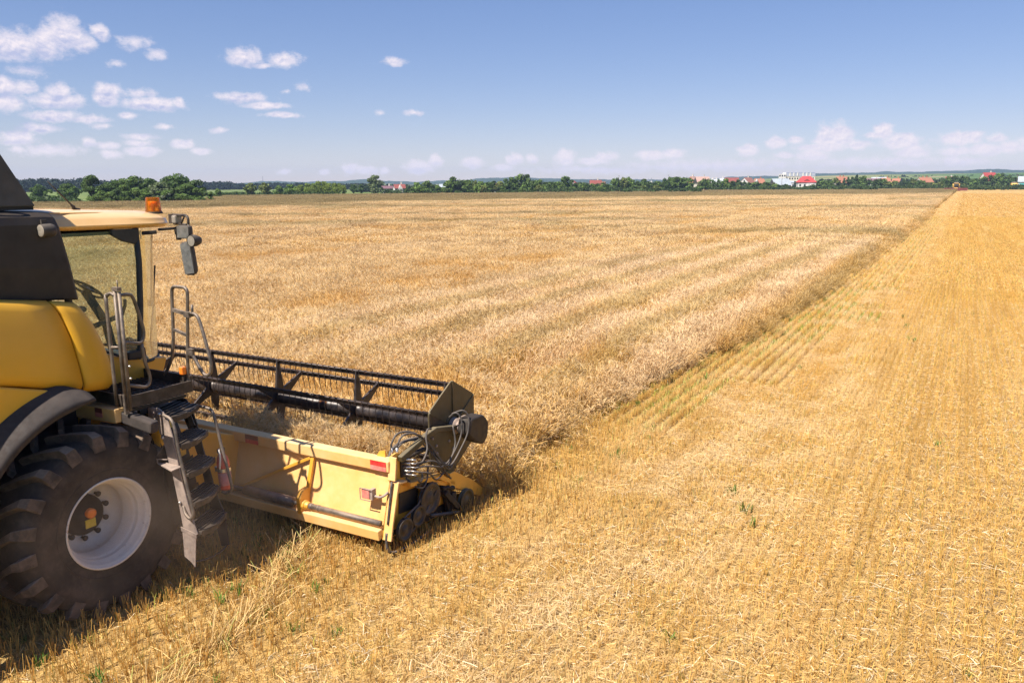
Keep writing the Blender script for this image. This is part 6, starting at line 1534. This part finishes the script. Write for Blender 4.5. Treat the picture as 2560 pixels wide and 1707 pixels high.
for i, x_ in enumerate((-4.6, -2.0, .5, 4.2, 6.6, 9.0)):
    q = MB(); q.box((x_, -4.35, 9.6), (.9, 1.0, 2.1)); q.prism([(x_ - .55, 10.6), (x_ + .55, 10.6), (x_, 11.15)], 'Y', -4.9, -3.6); q.build('dormer', WC['white'], rf_)
wm = MB(); wm.box((0, 0, 0), (.95, .12, 1.15)); w0 = None
for r_ in range(3):
    for c_ in range(11):
        if w0 is None: w0 = wm.build('window', win_m, ab); w_ = w0
        else: w_ = w0.copy(); col.objects.link(w_)
        w_.location = (-6.2 + c_ * 1.72, -4.53, 1.7 + r_ * 2.6)
for r_ in range(4):
    for c_ in range(3):
        w_ = w0.copy(); col.objects.link(w_); w_.location = (-11.3 + c_ * 1.65, -5.53, 1.7 + r_ * 2.4)
# poles and mast
def pole(name, label, x, y, h, r=.12, arm=0, cat='pole'):
    o = tag(empty(name, (x, y, 0), -math.atan2(x, y)), label, cat)
    q = MB(); q.tube([(0, 0, 0), (0, 0, h)], [r, r * .6], 8); q.build('shaft', bark_m, o)
    q = MB(); q.bar((-arm or -.3, 0, h - .3), (arm or .3, 0, h - .3), .1, .1); q.build('crossarm', bark_m, o)
pole('utility_pole', 'thin utility pole right of the far yellow tractor-like harvester', 286.5, 462, 8.0, .16, .7)
pole('utility_pole', 'thin pole above the trees near the church', 62.0, 470, 8.6, .10, .5)
pole('utility_pole', 'thin pole in front of the grey barn', 142.0, 428, 6.0, .10, .3)
pole('utility_pole', 'thin pole rising over the row left of the pink roof', 84.0, 436, 8.5, .10, .5)
pole('radio_mast', 'thin radio mast on the far left hilltop', -852, 2800, 34, .9, 2.0, 'mast')

# ------------------------------------------------------------------ two harvesters far down the field
far_y = paint('far_yellow_paint', (.72, .42, .05), .5, var=.1, dust=.2, dust_up=.2, scale=.8)
def far_combine(label, x, y, turn, hdr_mat, hw_, hz):
    o = tag(empty('combine_harvester', (x, y, 0), -math.atan2(x, y) + R(turn)), label, 'combine harvester')
    q = MB(); q.prism([(-4.2, 1.2), (1.0, 1.1), (1.2, 2.6), (-1.0, 3.3), (-4.6, 3.2), (-5.2, 2.0)], 'X', -1.45, 1.45); q.build('body', far_y, o, .05)
    q = MB(); q.prism([(1.0, 1.9), (2.3, 1.9), (2.5, 2.3), (2.4, 3.3), (.9, 3.3)], 'X', -.85, .85); cb_ = q.build('cab', M['cabdark'], o, .04)
    q = MB(); q.box((0, 1.6, 3.42), (2.0, 2.0, .22)); q.build('cab_roof', far_y, cb_, .05)
    q = MB(); q.loft([[(-1.1, -3.2, 3.3), (1.1, -3.2, 3.3), (1.1, .3, 3.3), (-1.1, .3, 3.3)], [(-.8, -2.9, 4.0), (.8, -2.9, 4.0), (.8, 0, 4.0), (-.8, 0, 4.0)]]); q.build('grain_tank_extension', M['grey_cover'], o)
    for sx__ in (-1, 1):
        for y_, r_ in ((1.1, .92), (-3.3, .65)):
            q = MB(); q.lathe([(-.35, r_ * .5), (-.35, r_ * .95), (-.2, r_), (.2, r_), (.35, r_ * .95), (.35, r_ * .5)], (sx__ * 1.35, y_, r_), 24); tw_ = q.build('wheel', M['tyre'], o)
            q = MB(); q.lathe([(sx__ * .30, r_ * .52), (sx__ * .2, .001)], (sx__ * 1.35, y_, r_), 20); q.build('rim', far_y, tw_)
        q = MB(); q.box((sx__ * 1.3, 1.6, 2.75), (.06, .2, .45)); q.bar((sx__ * .9, 1.9, 3.2), (sx__ * 1.3, 1.7, 3.0), .05, .05); q.build('mirror', M['black'], o)
    q = MB(); q.prism([(1.0, 1.0), (3.2, .4), (3.2, 1.0), (1.0, 1.9)], 'X', -.7, .7); q.build('feeder_house', far_y, o)
    q = MB(); q.prism([(3.1, .25 + hz), (3.1, 1.15 + hz), (3.3, 1.15 + hz), (3.35, .45 + hz), (4.4, .1 + hz), (4.4, .05 + hz)], 'X', -hw_ / 2, hw_ / 2)
    for s_ in (-1, 1): q.prism([(3.1, .2 + hz), (3.1, 1.2 + hz), (3.5, 1.2 + hz), (5.0, .15 + hz), (4.6, .05 + hz)], 'X', s_ * hw_ / 2 - .06, s_ * hw_ / 2 + .06)
    hd_ = q.build('header', hdr_mat, o)
    q = MB()
    for k_ in range(6):
        a = 2 * math.pi * k_ / 6; q.tube([(-hw_ / 2 + .1, 4.2 + .5 * math.cos(a), 1.0 + hz + .5 * math.sin(a)), (hw_ / 2 - .1, 4.2 + .5 * math.cos(a), 1.0 + hz + .5 * math.sin(a))], .05, 6)
    q.tube([(-hw_ / 2 + .1, 4.2, 1.0 + hz), (hw_ / 2 - .1, 4.2, 1.0 + hz)], .12, 8); q.build('reel', hdr_mat, hd_)
    return o
far_combine('distant yellow harvester driving towards the camera with a dark red header', 203.2, 372, 180, RC['darkred'], 9.2, .1)
far_combine('farthest yellow harvester turning at the right end with yellow header', 287.2, 466, 6, far_y, 7.5, .2)

# ------------------------------------------------------------------ air
hz = MB(); hz.box((0, 0, 33.0), (7000, 7000, 68.0))
hm = bpy.data.materials.new('haze_air'); hm.use_nodes = True; hm.node_tree.nodes.clear(); hk = NB(hm.node_tree)
pv = hk.n('ShaderNodeVolumePrincipled'); pv.inputs['Color'].default_value = (.52, .68, 1.0, 1); pv.inputs['Density'].default_value = 0.00017; pv.inputs['Anisotropy'].default_value = .0
ho_ = hk.n('ShaderNodeOutputMaterial'); hk.link(pv.outputs[0], ho_.inputs['Volume'])
hb_ = hz.build('haze', hm); tag(hb_, 'thin bluish summer haze over the whole field', 'haze', kind='stuff')

# dust stirred up round the front wheel and ladder
du = MB(); rings = []
for t in np.linspace(0, math.pi, 13)[1:-1]:
    rings.append([(1.5 * math.sin(t) * math.cos(a), 2.6 * math.sin(t) * math.sin(a), -1.0 * math.cos(t)) for a in np.linspace(0, 2 * math.pi, 25)[:-1]])
du.loft(rings)
dm = bpy.data.materials.new('dust_air'); dm.use_nodes = True; dm.node_tree.nodes.clear(); dk = NB(dm.node_tree)
oc = dk.n('ShaderNodeTexCoord').outputs['Object']
rl_ = dk.vec('LENGTH', dk.vec('MULTIPLY', oc, (1 / 1.5, 1 / 2.6, 1.0)))
dn_ = dk.math('MULTIPLY', dk.math('MULTIPLY', dk.step(rl_, 1.0, .15), dk.step(dk.noise(oc, 1.6, 3, .6), .34, .66)), .15)
dv_ = dk.n('ShaderNodeVolumePrincipled'); dv_.inputs['Color'].default_value = (.66, .47, .33, 1); dk.link(dn_, dv_.inputs['Density'])
do_ = dk.n('ShaderNodeOutputMaterial'); dk.link(dv_.outputs[0], do_.inputs['Volume'])
dob = du.build('dust_cloud', dm); dob.location = toW(.35, .45, 1.03); dob.rotation_euler = (0, 0, -HEAD)
tag(dob, 'thin brown dust cloud round the front wheel and ladder', 'dust', kind='stuff')
